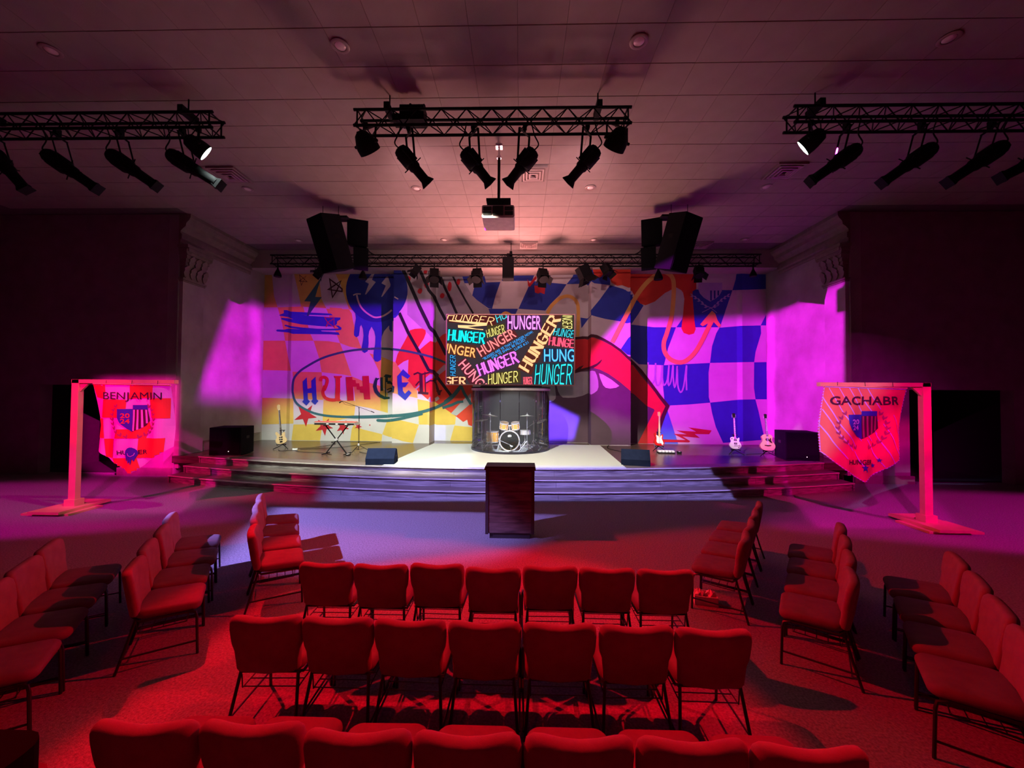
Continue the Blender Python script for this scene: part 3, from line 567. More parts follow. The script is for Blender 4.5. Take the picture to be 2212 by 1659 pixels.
# oval and swoosh
ov = [(632.5, 845), (634.8, 820), (646.8, 803.5), (663.7, 791.5), (695, 774.6), (728.8, 763.7), (765, 756.5), (801, 753.6), (825, 753), (861.4, 755.8), (897.6, 762.5), (933.7, 772), (965, 785)]
ovb = [(632.5, 845), (637, 864), (647, 876), (664, 886), (685.4, 894), (717, 899), (765, 900.7), (825, 899.5), (873.5, 896.3), (910, 890), (946, 878), (970, 864), (985, 849), (994, 836)]
paint('oval_ring', stroke(catm(ov, 4), 4.8)+stroke(catm(ovb, 4), [4.8]*24+[6.5]*29), P_teal, 6)
paint('oval_tail', stroke(catm(F_((440, 718), (620, 726), (800, 704), (1000, 660), (1250, 600))), [2]+[6]*20)+stroke(F_((1600, 500), (1760, 450), (1870, 400), (1970, 388)), [6, 6, 6, 5])+stroke(F_((1930, 110), (1990, 250), (2110, 440)), 6)+stroke(F_((1640, 400), (1800, 270), (1930, 110)), 7), P_teal, 6)
# letters of the word in the oval
paint('letter_h', [[(654.5, 824.3), (663.5, 814.8), (665, 840), (673.5, 838), (673, 822.5), (682.5, 813.5), (685, 862.8), (689, 866), (681.4, 874.7), (673, 866.8), (676, 862.8), (674.4, 849), (665.5, 849), (666, 862.8), (670.5, 867), (663, 876), (653.5, 868), (656.5, 863.8)]], P_blue, 7)
paint('letter_u', stroke(catm(C_((1475, 1365), (1495, 1290), (1560, 1272), (1625, 1310), (1630, 1400), (1570, 1560))+E_((1420, 170), (1390, 280), (1430, 380), (1520, 430), (1650, 440), (1700, 400))), 7)+[C_((1790, 1240), (1990, 1240), (1985, 1275), (1945, 1290), (1945, 1640), (1840, 1650), (1835, 1300), (1790, 1270))]+[E_((1665, 180), (1760, 180), (1762, 430), (1800, 450), (1740, 470), (1560, 455), (1650, 430))], P_red, 7)
paint('letter_n', [[(747.8, 814.4), (761.8, 813.9), (762.4, 820.6), (769, 821), (770, 828), (777, 828), (778, 835), (784.7, 834), (783.7, 812.3), (797.7, 811.8), (801, 862.7), (787.5, 862.7), (786, 848.7), (779, 848), (778, 842), (771.6, 841.4), (771, 835.3), (763.6, 835.3), (765.5, 865.3), (751, 865.8)]], P_star, 7)
paint('letter_g', stroke(F_((450, -30), (430, 40), (415, 120), (440, 210), (500, 280), (590, 325), (680, 322)), [5, 7, 8, 8, 7, 6, 4], rnd=False)+stroke(F_((535, -40), (540, 200)), 5.5, rnd=False)+stroke(F_((605, -60), (605, 320)), 2.2, rnd=False)+stroke(F_((630, -90), (630, 30), (700, 60), (745, 130), (735, 225)), 4.5, rnd=False)+[D_((865, 1095), (900, 1045), (960, 1050), (1030, 1070), (1010, 1120), (930, 1110)), D_((930, 1240), (970, 1180), (1010, 1180), (1030, 1245))]+stroke(F_((630, 180), (700, 150), (720, 180), (640, 230)), 2, rnd=False)+stroke(D_((680, 1200), (770, 1125)), 2.5, rnd=False), P_pix, 7)
paint('letter_e', [[(871.5, 797.7), (887, 812.3), (881.4, 818.5), (868.4, 810.7), (869, 826.3), (883.5, 825.8), (876, 836), (870.5, 836.5), (871, 844.4), (875.3, 850.5), (883.3, 842.6), (889.4, 848.7), (876, 865), (860.7, 851.7), (858.8, 813)]], P_blue, 7)
paint('letter_r', stroke([(909, 808), (910, 850)], 7, rnd=False)+stroke([(917.5, 803), (919, 850)], 2, rnd=False)+stroke(D_((1480, 1050), (1560, 1010), (1640, 1045), (1800, 1005), (1900, 1010)), 3.5, rnd=False)+stroke(D_((1890, 1005), (1955, 1060), (1950, 1120), (1890, 1180), (1730, 1225)), [6, 8, 6, 4, 3], rnd=False)+stroke(D_((1910, 1190), (1960, 1330), (2000, 1450))+[(951, 851)], 6, rnd=False)+stroke([(903, 848), (925, 850)], 5, rnd=False)+stroke(D_((1520, 1280), (1590, 1190)), 3, rnd=False)+[F_((1480, 200), (1600, 180), (1550, 260))], P_maroon, 7)
for t in (E_((855, 575), (1160, 550), (1260, 825), (1020, 1025), (765, 875)), E_((1280, 870), (1525, 840), (1612, 1052), (1437, 1220), (1228, 1112)), E_((1700, 900), (1900, 880), (1957, 1070), (1835, 1192), (1690, 1120)), F_((75, 790), (155, 772), (190, 835), (137, 897), (50, 860)), F_((312, 790), (328, 785), (346, 803), (335, 825), (305, 818))):
    cx_ = sum(p[0] for p in t)/5; cy_ = sum(p[1] for p in t)/5
    paint('red_star', [star(t)], P_star, 5)
# ------------------------------------------------------------------ lettering helpers
def font_polys(txt, weight=0.0):
    cu = bpy.data.curves.new('t', 'FONT'); cu.body = txt; cu.offset = weight; cu.resolution_u = 3
    o = bpy.data.objects.new('t', cu); C.objects.link(o); dg = bpy.context.evaluated_depsgraph_get(); dg.update()
    me = o.evaluated_get(dg).to_mesh(); ps = [[(me.vertices[i].co.x, me.vertices[i].co.y) for i in p.vertices] for p in me.polygons]
    bpy.data.objects.remove(o); bpy.data.curves.remove(cu)
    x0 = min(q[0] for p in ps for q in p); x1 = max(q[0] for p in ps for q in p); y1 = max(q[1] for p in ps for q in p); y0 = min(min(q[1] for p in ps for q in p), 0) if False else 0
    return [[((x-x0)/(x1-x0), y/y1) for x, y in p] for p in ps]
GL = {'H': [[(0, 0), (0, 1)], [(.5, 0), (.5, 1)], [(0, .48), (.5, .55)]], 'U': [[(0, 1), (0, .18), (.14, 0), (.4, .05), (.5, .22)], [(.5, 1), (.5, 0)]], 'N': [[(0, 0), (0, 1)], [(0, 1), (.5, 0)], [(.5, 0), (.5, 1)]],
      'G': [[(.5, .82), (.36, 1), (.12, .95), (0, .75), (0, .22), (.14, 0), (.38, .02), (.5, .16), (.5, .45), (.27, .45)]], 'E': [[(.46, 1), (0, .97), (0, .02), (.46, 0)], [(0, .52), (.38, .55)]],
      'R': [[(0, 0), (0, 1), (.36, .98), (.5, .84), (.48, .64), (.34, .5), (0, .48)], [(.22, .5), (.54, -.04)]]}
def nib_polys(txt, style):
    out = []; adv = .72; tot = adv*len(txt)-.2
    for gi, ch in enumerate(txt):
        for pl in GL.get(ch, []):
            pts = [((x+gi*adv)/tot, y) for x, y in pl]
            if style == 'black':
                nx, ny = .06/tot*1.5, .06
                for (a, b), (c, d) in zip(pts, pts[1:]): 
                    out.append([(a-nx, b-ny), (a+nx, b+ny), (c+nx, d+ny), (c-nx, d-ny)]); out.append([(a-nx*.5, b-ny*1.3), (a+nx*1.3, b), (a+nx*.5, b+ny*1.3), (a-nx*1.3, b)])
                a, b = pts[-1]; out.append([(a-nx*.8, b-ny*1.4), (a+nx*1.4, b), (a+nx*.8, b+ny*1.4), (a-nx*1.4, b)])
            else:
                r = .047; sx = 1/tot
                for (a, b), (c, d) in zip(pts, pts[1:]):
                    dx, dy = (c-a)/sx, d-b; L = math.hypot(dx, dy) or 1; nx, ny = -dy/L*r*sx, dx/L*r
                    out.append([(a+nx, b+ny), (c+nx*.7, d+ny*.7), (c-nx*.7, d-ny*.7), (a-nx, b-ny)])
                    out.append([(a+r*sx*math.cos(k*1.05), b+r*math.sin(k*1.05)) for k in range(6)])
    if style == 'brush': out = [[(x+.16*(y-.5)/tot, y) for x, y in p] for p in out]
    return out
def place(polys, a, b, h):     # a,b baseline ends (pixels), h letter height
    dx, dy = b[0]-a[0], b[1]-a[1]; L = math.hypot(dx, dy); ux, uy = dy/L*h, -dx/L*h
    return [[(a[0]+dx*x+ux*y, a[1]+dy*x+uy*y) for x, y in p] for p in polys]

# ------------------------------------------------------------------ LED screen
YS = 14.0
scr = thing('led_screen', 'bright LED screen filled with colourful HUNGER lettering, hung before the mural', 'screen', (0, YS, 0))
def sp(px, py): q = atY(px, py, YS); return (q.x, q.z)
(x0, zt), (x1, zb) = sp(966, 680), sp(1240, 831.5)
obj('cabinet', MB().box(((x0+x1)/2, .07, (zt+zb)/2), (x1-x0+.04, .13, zt-zb+.04)), M_black, scr)
m = MB()
for a in (0, 1): m.box(((x0+x1)/2, -.005, (zt+.015) if a else (zb-.015)), (x1-x0+.06, .03, .03)); m.box((x0-.015 if a else x1+.015, -.005, (zt+zb)/2), (.03, .03, zt-zb))
obj('frame', m, mat('screen_frame', (.5, .3, .25), .4, .5), scr)
obj('display', MB().box(((x0+x1)/2, -.002, (zt+zb)/2), (x1-x0, .01, zt-zb)), emit('screen_background', s2l(62, 50, 56), 1.0), scr)
SCM = {}
def scm(col, st=1.6):
    if col not in SCM: SCM[col] = emit('screen_ink_%d' % len(SCM), s2l(*col), st)
    return SCM[col]
def scr_paint(name, polys, m, lvl):
    bm = tris_bm([[sp(*q) for q in p] for p in polys], [], clip=(x0+.01, x1-.01, zb+.01, zt-.01))
    bm_obj(name, bm, lambda X, Z: (X, -.008-.0025*lvl, Z), m, scr)
S_ = lambda *p: K((960, 670), 7.628, p)
glow = [((60, 70), (850, 70), (850, 250), (60, 200), (120, 20, 16)), ((40, 290), (670, 340), (670, 580), (40, 520), (20, 70, 80)), ((1010, 70), (1600, 70), (1610, 330), (1010, 330), (90, 30, 100)), ((50, 540), (520, 580), (520, 800), (50, 720), (120, 45, 20)),
        ((520, 640), (1140, 320), (1220, 430), (620, 790), (130, 30, 30)), ((520, 920), (1180, 690), (1240, 860), (620, 1100), (95, 25, 100)), ((1190, 960), (1740, 80), (1930, 80), (1430, 1070), (125, 40, 20)), ((1480, 870), (2130, 870), (2130, 1230), (1480, 1230), (20, 60, 75)),
        ((1620, 620), (2130, 640), (2130, 860), (1620, 850), (16, 40, 90)), ((200, 860), (350, 780), (640, 1230), (430, 1230), (115, 22, 40)), ((40, 1090), (350, 1090), (350, 1225), (40, 1225), (110, 20, 16)), ((1720, 420), (2130, 460), (2130, 640), (1710, 570), (120, 20, 35)), ((700, 250), (1000, 220), (1010, 370), (710, 450), (90, 80, 20)), ((720, 1040), (1250, 990), (1260, 1200), (720, 1230), (95, 80, 20)), ((80, 740), (190, 740), (190, 1080), (80, 1080), (15, 40, 80)), ((1800, 290), (2130, 320), (2130, 460), (1790, 420), (15, 70, 80)), ((1930, 70), (2120, 70), (2120, 310), (1930, 300), (90, 80, 20))]
for i, gq in enumerate(glow): scr_paint('glow', [S_(*gq[:4])], scm(tuple(int(c*.5+b*.45) for c, b in zip(gq[4], (62, 50, 56))), 1.0), 1+(i % 3)*.3)
words = [('HUNGER', 'brush', (60, 150), (800, 255), 130, (255, 190, 130)), ('HUNGER', 'black', (65, 490), (650, 545), 165, (20, 230, 235)), ('HUNGER', 'brush', (720, 450), (1005, 362), 125, (250, 235, 130)), ('HU', 'brush', (885, 195), (1040, 118), 120, (60, 215, 240)),
         ('HUNGER', 'sans', (1040, 312), (1590, 316), 225, (250, 140, 250)), ('HUNGER', 'sans', (605, 768), (1190, 432), 165, (255, 125, 125)), ('HUNGER', 'black', (595, 1075), (1220, 850), 180, (235, 110, 245)),
         ('HUNGER', 'black', (1385, 1010), (1900, 165), 175, (255, 180, 125)), ('UNGER', 'sans', (-60, 685), (510, 782), 155, (255, 165, 95)), ('HUNGER', 'brush', (182, 1075), (182, 745), 85, (50, 170, 245)), ('HUNGER', 'sans', (225, 905), (690, 1450), 165, (255, 125, 140)),
         ('HUNGER', 'black', (-330, 1225), (340, 1225), 120, (255, 175, 125)), ('HUNGER', 'brush', (735, 1228), (1215, 1175), 170, (250, 228, 125)), ('HUNGER', 'black', (1303, 1222), (1445, 1218), 115, (250, 90, 110)), ('HUNGER', 'brush', (1500, 1212), (2095, 1215), 315, (40, 225, 235)),
         ('HUNGER', 'sans', (1640, 845), (2350, 845), 205, (80, 180, 250)), ('HUNGER', 'black', (1722, 570), (2210, 632), 130, (250, 80, 110)), ('HUNGER', 'brush', (1800, 410), (2200, 470), 120, (60, 215, 235)), ('HUNGER', 'brush', (1950, 0), (1950, 305), 150, (250, 235, 140)),
         ('“BLESSED ARE YE THAT HUNGER NOW:', 'sans', (645, 828), (1465, 372), 42, (40, 160, 250)), ('FOR YE SHALL BE FILLED.”', 'sans', (795, 805), (1362, 487), 42, (40, 160, 250)), ('LUKE 6:21', 'sans', (1167, 668), (1388, 545), 42, (40, 160, 250))]
for i, (t, st, a, b, h, col) in enumerate(words):
    ps = font_polys(t, .012 if h > 100 else .0) if st == 'sans' else nib_polys(t, st)
    (a, b) = S_(a, b); scr_paint('lettering', place(ps, a, b, h/7.628), scm(col), 2.2+(i % 4)*.2)
scr_paint('lettering', stroke(S_((80, 172), (700, 232), (225, 268), (640, 322)), [2.2, 6, 5.5, 2]), scm((255, 190, 130)), 2.4)

# hanging strut of the screen: long black box on the back truss
t = thing('black_hanging_box', 'tall black equipment box hanging from the middle of the back truss', 'equipment box', (-.44, 13.0, 6.3))
obj('casing', MB().box((0, 0, .36), (.38, .34, .74)), M_black, t); obj('bracket', MB().box((0, 0, .78), (.1, .1, .2)), M_black, t); obj('front_lip', MB().box((0, -.18, .03), (.38, .03, .05)), M_black, t)

# ------------------------------------------------------------------ trusses
def truss(label, xa, xb, y, z, s, n, grp='lighting trusses', hangers=()):
    t = thing('lighting_truss', label, 'truss', ((xa+xb)/2, y, z), group=None); L = (xb-xa)/2; h = s/2
    for sy in (-1, 1):
        for sz in (-1, 1): obj('chord', MB().tube([(-L, sy*h, sz*h), (L, sy*h, sz*h)], .025, 8), M_black, t, smooth=True)
    st = 2*L/n; brace = None; end = None
    proto = obj('brace', MB().tube([(-st/2, 0, -h), (st/2, 0, h)], .010, 5, False), M_black, t)
    protoh = obj('brace', MB().tube([(-st/2, -h, 0), (st/2, h, 0)], .010, 5, False), M_black, t)
    def cp(pr, loc, sx=1):
        c = pr.copy(); C.objects.link(c); c.location = loc; c.scale = (sx, 1, 1); c.parent = t
    for k in range(n):
        x = -L+st*(k+.5); sx = 1 if k % 2 else -1
        for sy in (-1, 1):
            if not (k == 0 and sy == -1): cp(proto, (x, sy*h, 0), sx*sy)
        for sz in (-1, 1):
            if not (k == 0 and sz == -1): cp(protoh, (x, 0, sz*h), sx*sz)
    proto.location = (-L+st*.5, -h, 0); protoh.location = (-L+st*.5, 0, -h)
    for e in (-1, 1):
        m = MB()
        for a, b in (((-h, -h), (-h, h)), ((-h, h), (h, h)), ((h, h), (h, -h)), ((h, -h), (-h, -h))): m.tube([(e*(L-.06), a[0], a[1]), (e*(L-.06), b[0], b[1])], .014, 6)
        obj('end_frame', m, M_black, t)
    for hx_ in hangers:
        m = MB(); m.tube([(hx_-(xa+xb)/2, 0, h), (hx_-(xa+xb)/2, 0, CEIL-z)], .012, 6); m.box((hx_-(xa+xb)/2, 0, h+.05), (.09, s+.08, .12)); obj('hanger', m, M_black, t)
    return t
truss('short black box truss hanging over the middle of the audience floor', -2.87, 1.84, 6.52, 7.12, .27, 22, hangers=(-2.3, 1.3))
truss('short black box truss at the dim red far left of the ceiling', -10.1, -5.35, 6.56, 7.14, .27, 22, hangers=(-5.9, -9.5))
truss('short black box truss at the dim far right of the ceiling', 4.55, 9.3, 6.56, 7.14, .27, 22, hangers=(5.0, 8.8))
truss('long black box truss spanning the stage just above the mural', -8.65, 8.05, 13.12, 6.99, .3, 56, hangers=(-6.9, -.35, 5.2))

# ------------------------------------------------------------------ lanterns on the trusses
M_lens = emit('lit_lens', (.75, 1, .85), 9.0); M_glassdark = mat('lens_glass', (.05, .05, .06), .1, spec=.8)
def ellipsoidal(label, rear, front, hang, grp):
    rear, front = Vector(rear), Vector(front); mid = rear.lerp(front, .38)
    t = thing('profile_spotlight', label, 'spotlight', mid, group=grp)
    q = (front-rear).to_track_quat('Z', 'Y').to_matrix().to_4x4(); L = (front-rear).length; o0 = -(mid-rear).length
    M = lambda z: q @ Matrix.Translation((0, 0, z+o0))
    m = MB(); m.lathe([(.05, -.06), (.1, -.04), (.12, 0), (.12, .05), (.135, .07), (.135, L*.34), (.11, L*.38)], 16, M(0)); m.box((0, 0, .14), (.30, .12, .24), M(0)); obj('lamp_housing', m, M_black, t, smooth=True)
    m = MB(); m.lathe([(.105, L*.36), (.105, L*.5), (.085, L*.55), (.082, L*.88), (.1, L*.93)], 16, M(0)); obj('lens_tube', m, M_black, t, smooth=True)
    m = MB(); m.lathe([(.085, L*.86), (.13, L*.98), (.13, L*1.0), (.10, L*1.0)], 4, M(0) @ Matrix.Rotation(R(45), 4, 'Z')); obj('gel_frame', m, M_black, t)
    for k in range(4):
        an = k*1.57+.4; m = MB(); m.tube([(q @ Vector((.1*math.cos(an), .1*math.sin(an), L*.42+o0))), (q @ Vector((.19*math.cos(an), .19*math.sin(an), L*.42+o0)))], .009, 5); obj('shutter_handle', m, M_black, t)
    up = Vector(hang)-mid; ax = (q.to_3x3() @ Vector((1, 0, 0))); ax.z = 0; ax.normalize(); m = MB()
    for s in (-1, 1): m.bar(ax*s*.15, Vector((0, 0, up.z-.12))+ax*s*.15+Vector((up.x*.5, up.y*.5, 0)), .035, .01)
    c = Vector((up.x*.5, up.y*.5, up.z-.12)); m.bar(c-ax*.155, c+ax*.155, .035, .012); obj('yoke', m, M_black, t)
    m = MB(); m.box(c+Vector((0, 0, .06)), (.05, .05, .14)); m.box(up-Vector((up.x*.4, up.y*.4, .03)), (.07, .07, .09)); obj('clamp', m, M_black, t)
    b = q.to_3x3() @ Vector((0, 0, o0-.05)); m = MB(); m.tube(catm3([b, b+Vector((-.07 if front.x > rear.x else .07, 0, .1)), b+Vector((0, 0, .26)), Vector((b.x*.6+up.x*.4, up.y, up.z))]), .011, 6); obj('power_cable', m, M_black, t, smooth=True)
    return t
def catm3(pts, n=5):
    out = []; pts = [Vector(p) for p in pts]
    for i in range(len(pts)-1):
        p0, p1, p2, p3 = pts[max(i-1, 0)], pts[i], pts[i+1], pts[min(i+2, len(pts)-1)]
        for k in range(n):
            t = k/n; out.append(.5*((2*p1)+(-p0+p2)*t+(2*p0-5*p1+4*p2-p3)*t*t+(-p0+3*p1-3*p2+p3)*t**3))
    return out+[pts[-1]]
def prof_at(label, r, f, yr, yf, grp):
    a = atY(*r, yr); b = atY(*f, yf); ellipsoidal(label, a, b, (a.x*.75+b.x*.25, 6.39, 7.02), grp)
W4 = ('first', 'second', 'third', 'fourth')
for (r, f), nm in zip((((866, 326), (926, 398)), ((1006, 330), (1060, 398)), ((1150, 330), (1096, 399)), ((1286, 326), (1226, 396))), ('first profile spotlight from the left under the central truss, lens tilted right', 'profile spotlight just left of the projector pole under the central truss', 'profile spotlight just right of the projector pole under the central truss', 'profile spotlight nearest the right end of the central truss, lens tilted left')):
    prof_at(nm, r, f, 6.45, 6.75, 'spotlights under the central truss')
for (r, f), nm in zip((((372, 336), (478, 402)), ((243, 336), (340, 404)), ((105, 336), (212, 410)), ((-20, 325), (58, 412))), ('spotlight on the left truss beside the lit can, tube catching white light', 'dark spotlight second from the inner end of the left truss', 'dark spotlight third from the inner end of the left truss', 'spotlight cut off at the outer left edge of the picture')):
    prof_at(nm, r, f, 6.55, 6.7, 'spotlights under the left truss')
for (r, f), nm in zip((((1848, 324), (1748, 394)), ((2010, 322), (1903, 397)), ((2162, 318), (2045, 396)), ((2270, 330), (2158, 386))), ('spotlight on the right truss just below the lit can, lens tilted left', 'dark spotlight second from the inner end of the right truss', 'spotlight with a small violet glint on its lens, right truss', 'spotlight cut off at the outer right edge of the picture')):
    prof_at(nm, r, f, 6.55, 6.7, 'spotlights under the right truss')
def par(label, pos, aim, lit, r=.17, name='par_can', grp=None):
    pos = Vector(pos); d = Vector(aim)-pos; q = d.to_track_quat('Z', 'Y').to_matrix().to_4x4(); t = thing(name, label, 'stage light', pos, group=grp)
    m = MB(); m.lathe([(.05, -.2), (.11, -.16), (r*.95, -.02), (r, .04), (r, .13), (r*.94, .13), (r*.94, .06)], 20, q, caps=False); obj('can', m, M_black, t, smooth=True)
    m = MB(); m.lathe([(r*.93, .122), (r*.93, .128)], 20, q); obj('lens', m, M_lens if lit else M_glassdark, t)
    m = MB(); ax = q.to_3x3() @ Vector((1, 0, 0)); ax.z = 0; ax.normalize()
    for s in (-1, 1): m.bar(ax*s*(r+.02), ax*s*(r+.02)+Vector((0, 0, .26)), .03, .01)
    m.bar(-ax*(r+.03)+Vector((0, 0, .26)), ax*(r+.03)+Vector((0, 0, .26)), .03, .012); obj('yoke', m, M_black, t)
    m = MB(); m.box((0, 0, .31), (.06, .06, .1)); obj('clamp', m, M_black, t)
    for s in (-1, 1): m = MB(); m.tube([ax*s*(r+.0), ax*s*(r+.06)], .025, 8); obj('knob', m, M_black, t)
    return t
pL = atY(428, 318, 6.45); pR = atY(1752, 306, 6.45)
par('lit can light at the inner end of the left truss, white lens showing', pL, pL+Vector((.75, .71, -.6)), True, .15)
par('lit can light at the inner end of the right truss, white lens showing', pR, pR+Vector((-.75, .71, -.6)), True, .15)
par('dark round can light under the left end of the central truss', atY(791, 311, 6.5), atY(791, 311, 6.5)+Vector((.35, .8, -.7)), False, .19)
par('dark round can light under the right end of the central truss', atY(1333, 304, 6.5), atY(1333, 304, 6.5)+Vector((-.35, .8, -.7)), False, .19)
t = thing('dimmer_box', 'black power box with cables resting on top of the central truss', 'power box', atY(893, 258, 6.6)); 
obj('casing', MB().box((0, 0, .05), (.42, .24, .26)), M_black, t)
m = MB()
for k in range(6): m.tube(catm3([(-.2+.07*k, 0, .17), (-.22+.08*k, .02*(k % 2), .24+.02*(k % 3)), (-.1+.06*k, .04, .19)]), .014, 5)
obj('cable_bundle', m, M_black, t, smooth=True); obj('side_plate', MB().box((-.28, 0, -.02), (.12, .2, .12)), M_black, t)
def fresnel(label, px, py, d, aim, size=1, kind='barn'):
    p = atY(px, py, 12.97); q = Vector(aim).normalized().to_track_quat('Z', 'Y').to_matrix().to_4x4() @ Matrix.Scale(size, 4)
    t = thing('fresnel_light' if kind == 'barn' else 'pendant_light', label, 'stage light', p)
    if kind == 'barn':
        m = MB(); m.box((0, 0, -.08), (.24, .24, .26), q); m.lathe([(.1, .05), (.13, .07), (.13, .12)], 14, q); obj('housing', m, M_black, t)
        for k in range(4):
            m = MB(); m.box((0, 0, .115), (.24, .012, .19), q @ Matrix.Rotation(k*math.pi/2, 4, 'Z') @ Matrix.Translation((0, .145, .1)) @ Matrix.Rotation(R(-38), 4, 'X') @ Matrix.Translation((0, 0, -.1))); obj('barn_door', m, M_black, t)
    else:
        m = MB(); m.lathe([(.02, .16), (.035, .1), (.09, -.02), (.12, -.1), (.12, -.16), (.1, -.16)], 14, Matrix.Scale(size, 4)); obj('shade', m, M_black, t, smooth=True)
    top = 6.84-p.z; m = MB(); m.bar((0, 0, .12), (0, 0, max(.16, top+.03)), .035); obj('hanger', m, M_black, t)
    if kind == 'barn': m = MB(); [m.bar((s*.15*size, 0, 0), (s*.15*size, 0, .16*size), .02, .01) for s in (-1, 1)]; m.bar((-.15*size, 0, .16*size), (.15*size, 0, .16*size), .02, .01); obj('yoke', m, M_black, t)
    return t
for a in (('tiny pendant light at the far left end of the back truss', 600, 588, .2, (0, 0, -1), 1.0, 'p'), ('barn-door light left of the bigger outlined star', 690, 588, .2, (-.5, -.3, -.75), 1, 'barn'), ('small dark pendant light before the blue smiley face', 784, 592, .2, (0, 0, -1), 1.1, 'p'),
          ('barn-door light where the ribbed lines meet the smiley', 897, 586, .2, (-.5, -.2, -.8), .95, 'barn'), ('barn-door light before the ribbed lines beside a red-specked panel', 938, 598, .2, (.1, -.5, -.8), 1.25, 'barn'), ('barn-door light left of the hanging black box', 1030, 598, .2, (-.1, -.5, -.8), 1.25, 'barn'),
          ('barn-door light right of the hanging black box', 1173, 598, .2, (.15, -.5, -.8), 1.25, 'barn'), ('large barn-door light above the right side of the screen', 1264, 594, .2, (.4, .1, -.8), 1.5, 'barn'), ('barn-door light between the orange dot and the orange blob', 1312, 585, .2, (.3, -.3, -.75), 1.1, 'barn'),
          ('pendant light under the right hanging speaker', 1422, 592, .2, (0, 0, -1), 1.2, 'p'), ('barn-door light left of the painted crest', 1510, 590, .2, (-.05, -.4, -.8), 1.1, 'barn'), ('faint pendant light before the dark blue corner check', 1627, 588, .2, (0, 0, -1), .9, 'p')):
    fresnel(*a)

# ------------------------------------------------------------------ projector, hung speakers, ceiling fittings
pj = atY(1077, 478, 7.9); t = thing('projector', 'pale ceiling projector on a black pole above the audience', 'projector', (pj.x, 7.9, 5.99))
M_pj = mat('projector_case', (.42, .33, .34), .75, spec=.1); M_vd = mat('vent_dark', (.01, .01, .01), .8)
obj('case', MB().prism(rrect(.66, .26, .04, 0, .13), -.2, .42), M_pj, t)
obj('lens_panel', MB().prism(rrect(.22, .19, .02, 0, .145), -.215, -.19), M_vd, t)
for s in (-1, 1):
    for k in (0, 1): obj('vent', MB().prism(rrect(.17, .075, .01, s*.22, .095+k*.095), -.212, -.19), M_vd, t)
m = MB(); m.box((0, 0, .33), (.44, .3, .13)); m.box((0, -.02, .42), (.5, .2, .05)); obj('mount', m, M_black, t)
m = MB(); m.tube([(0, .02, .4), (0, .02, CEIL-5.99-.22)], .03, 10); obj('pole', m, M_black, t, smooth=True)
m = MB(); m.tube([(0, .02, CEIL-5.99-.24), (0, .02, CEIL-5.99)], .02, 8); obj('pole_top', m, M_chrome, t); m = MB(); m.box((0, .02, CEIL-5.99-.015), (.14, .14, .03)); m.tube([(0, .02, CEIL-5.99-.26), (0, .02, CEIL-5.99-.22)], .05, 10); obj('ceiling_plate', m, M_chrome, t)
M_grille = mat('speaker_grille', (.004, .004, .005), .9, bump=.5, bscale=300, spec=.05)
def spkbox(label, c, yaw, pitch, w_, h_, d_, name='hanging_speaker', strap=True, grp=None):
    t = thing(name, label, 'speaker', c, group=grp, rot=(R(pitch), 0, R(yaw)))
    tp = [(-w_/2, -d_/2), (w_/2, -d_/2), (w_/2*.7, d_/2), (-w_/2*.7, d_/2)]
    obj('cabinet', prismz(MB(), tp, -h_/2, h_/2), M_blackp, t)
    obj('grille', MB().box((0, -d_/2-.01, 0), (w_*.94, .02, h_*.96)), M_grille, t)
    for s in (-1, 1): m = MB(); m.box((s*(w_/2*.85+.0), 0, .1*h_), (.03, .14, .1)); obj('handle', m, M_black, t)
    return t
for s, cx_, nm in ((-1, -5.30, 'left'), (1, 4.30, 'right')):
    spkbox('tall black speaker of the hung pair over the %s of the stage' % nm, (cx_-s*.16, 10.25, 6.46), s*-32 if s > 0 else -32*-s*-1 if False else s*32, 0, .68, 1.42, .62).rotation_euler = Euler((R(20), 0, R(s*32)))
    spkbox('shorter black speaker behind the tall one hung at the %s' % nm, (cx_-s*.60, 10.85, 6.98), 0, 0, .55, .7, .5).rotation_euler = Euler((R(12), 0, R(-s*22)))
    spkbox('small black speaker tucked under the shorter box hung at the %s' % nm, (cx_-s*.66, 10.95, 6.30), 0, 0, .4, .62, .4).rotation_euler = Euler((R(22), 0, R(-s*22)))
    t = thing('speaker_rigging', 'steel hanging frame and wires above the speaker pair at the %s' % nm, 'rigging', (cx_, 10.45, 7.2)); m = MB(); m.box((-s*.15, 0, .04), (.75, .3, .05)); obj('fly_bar', m, M_black, t)
    for k in (-1, 1): m = MB(); m.tube([(k*.22, 0, 0), (k*.22, .0, .4)], .008, 5); m.tube([(k*.22, 0, 0), (k*.22, .0, .14)], .025, 6); obj('cable', m, M_black, t)
    m = MB(); m.tube(catm3([(-s*.2, .3, .1), (-s*.5, .4, .12), (-s*.62, .45, -.1)]), .012, 5); obj('signal_cable', m, M_black, t, smooth=True)
    t = thing('speaker_cable', 'loose cables curling off the back of the speakers hung at the %s' % nm, 'cable', (cx_-s*.6, 10.8, 6.5))
    for k in range(3): m = MB(); m.tube(catm3([(0, 0, -.05*k), (-s*.25, .05, .05-.05*k), (-s*(.45+.08*k), .05, -.15)]), .01, 5); obj('strand', m, M_black, t, smooth=True)
M_dl = mat('downlight_trim', (.3, .22, .2), .4); M_dlin = mat('downlight_lens', (.75, .68, .62), .25)
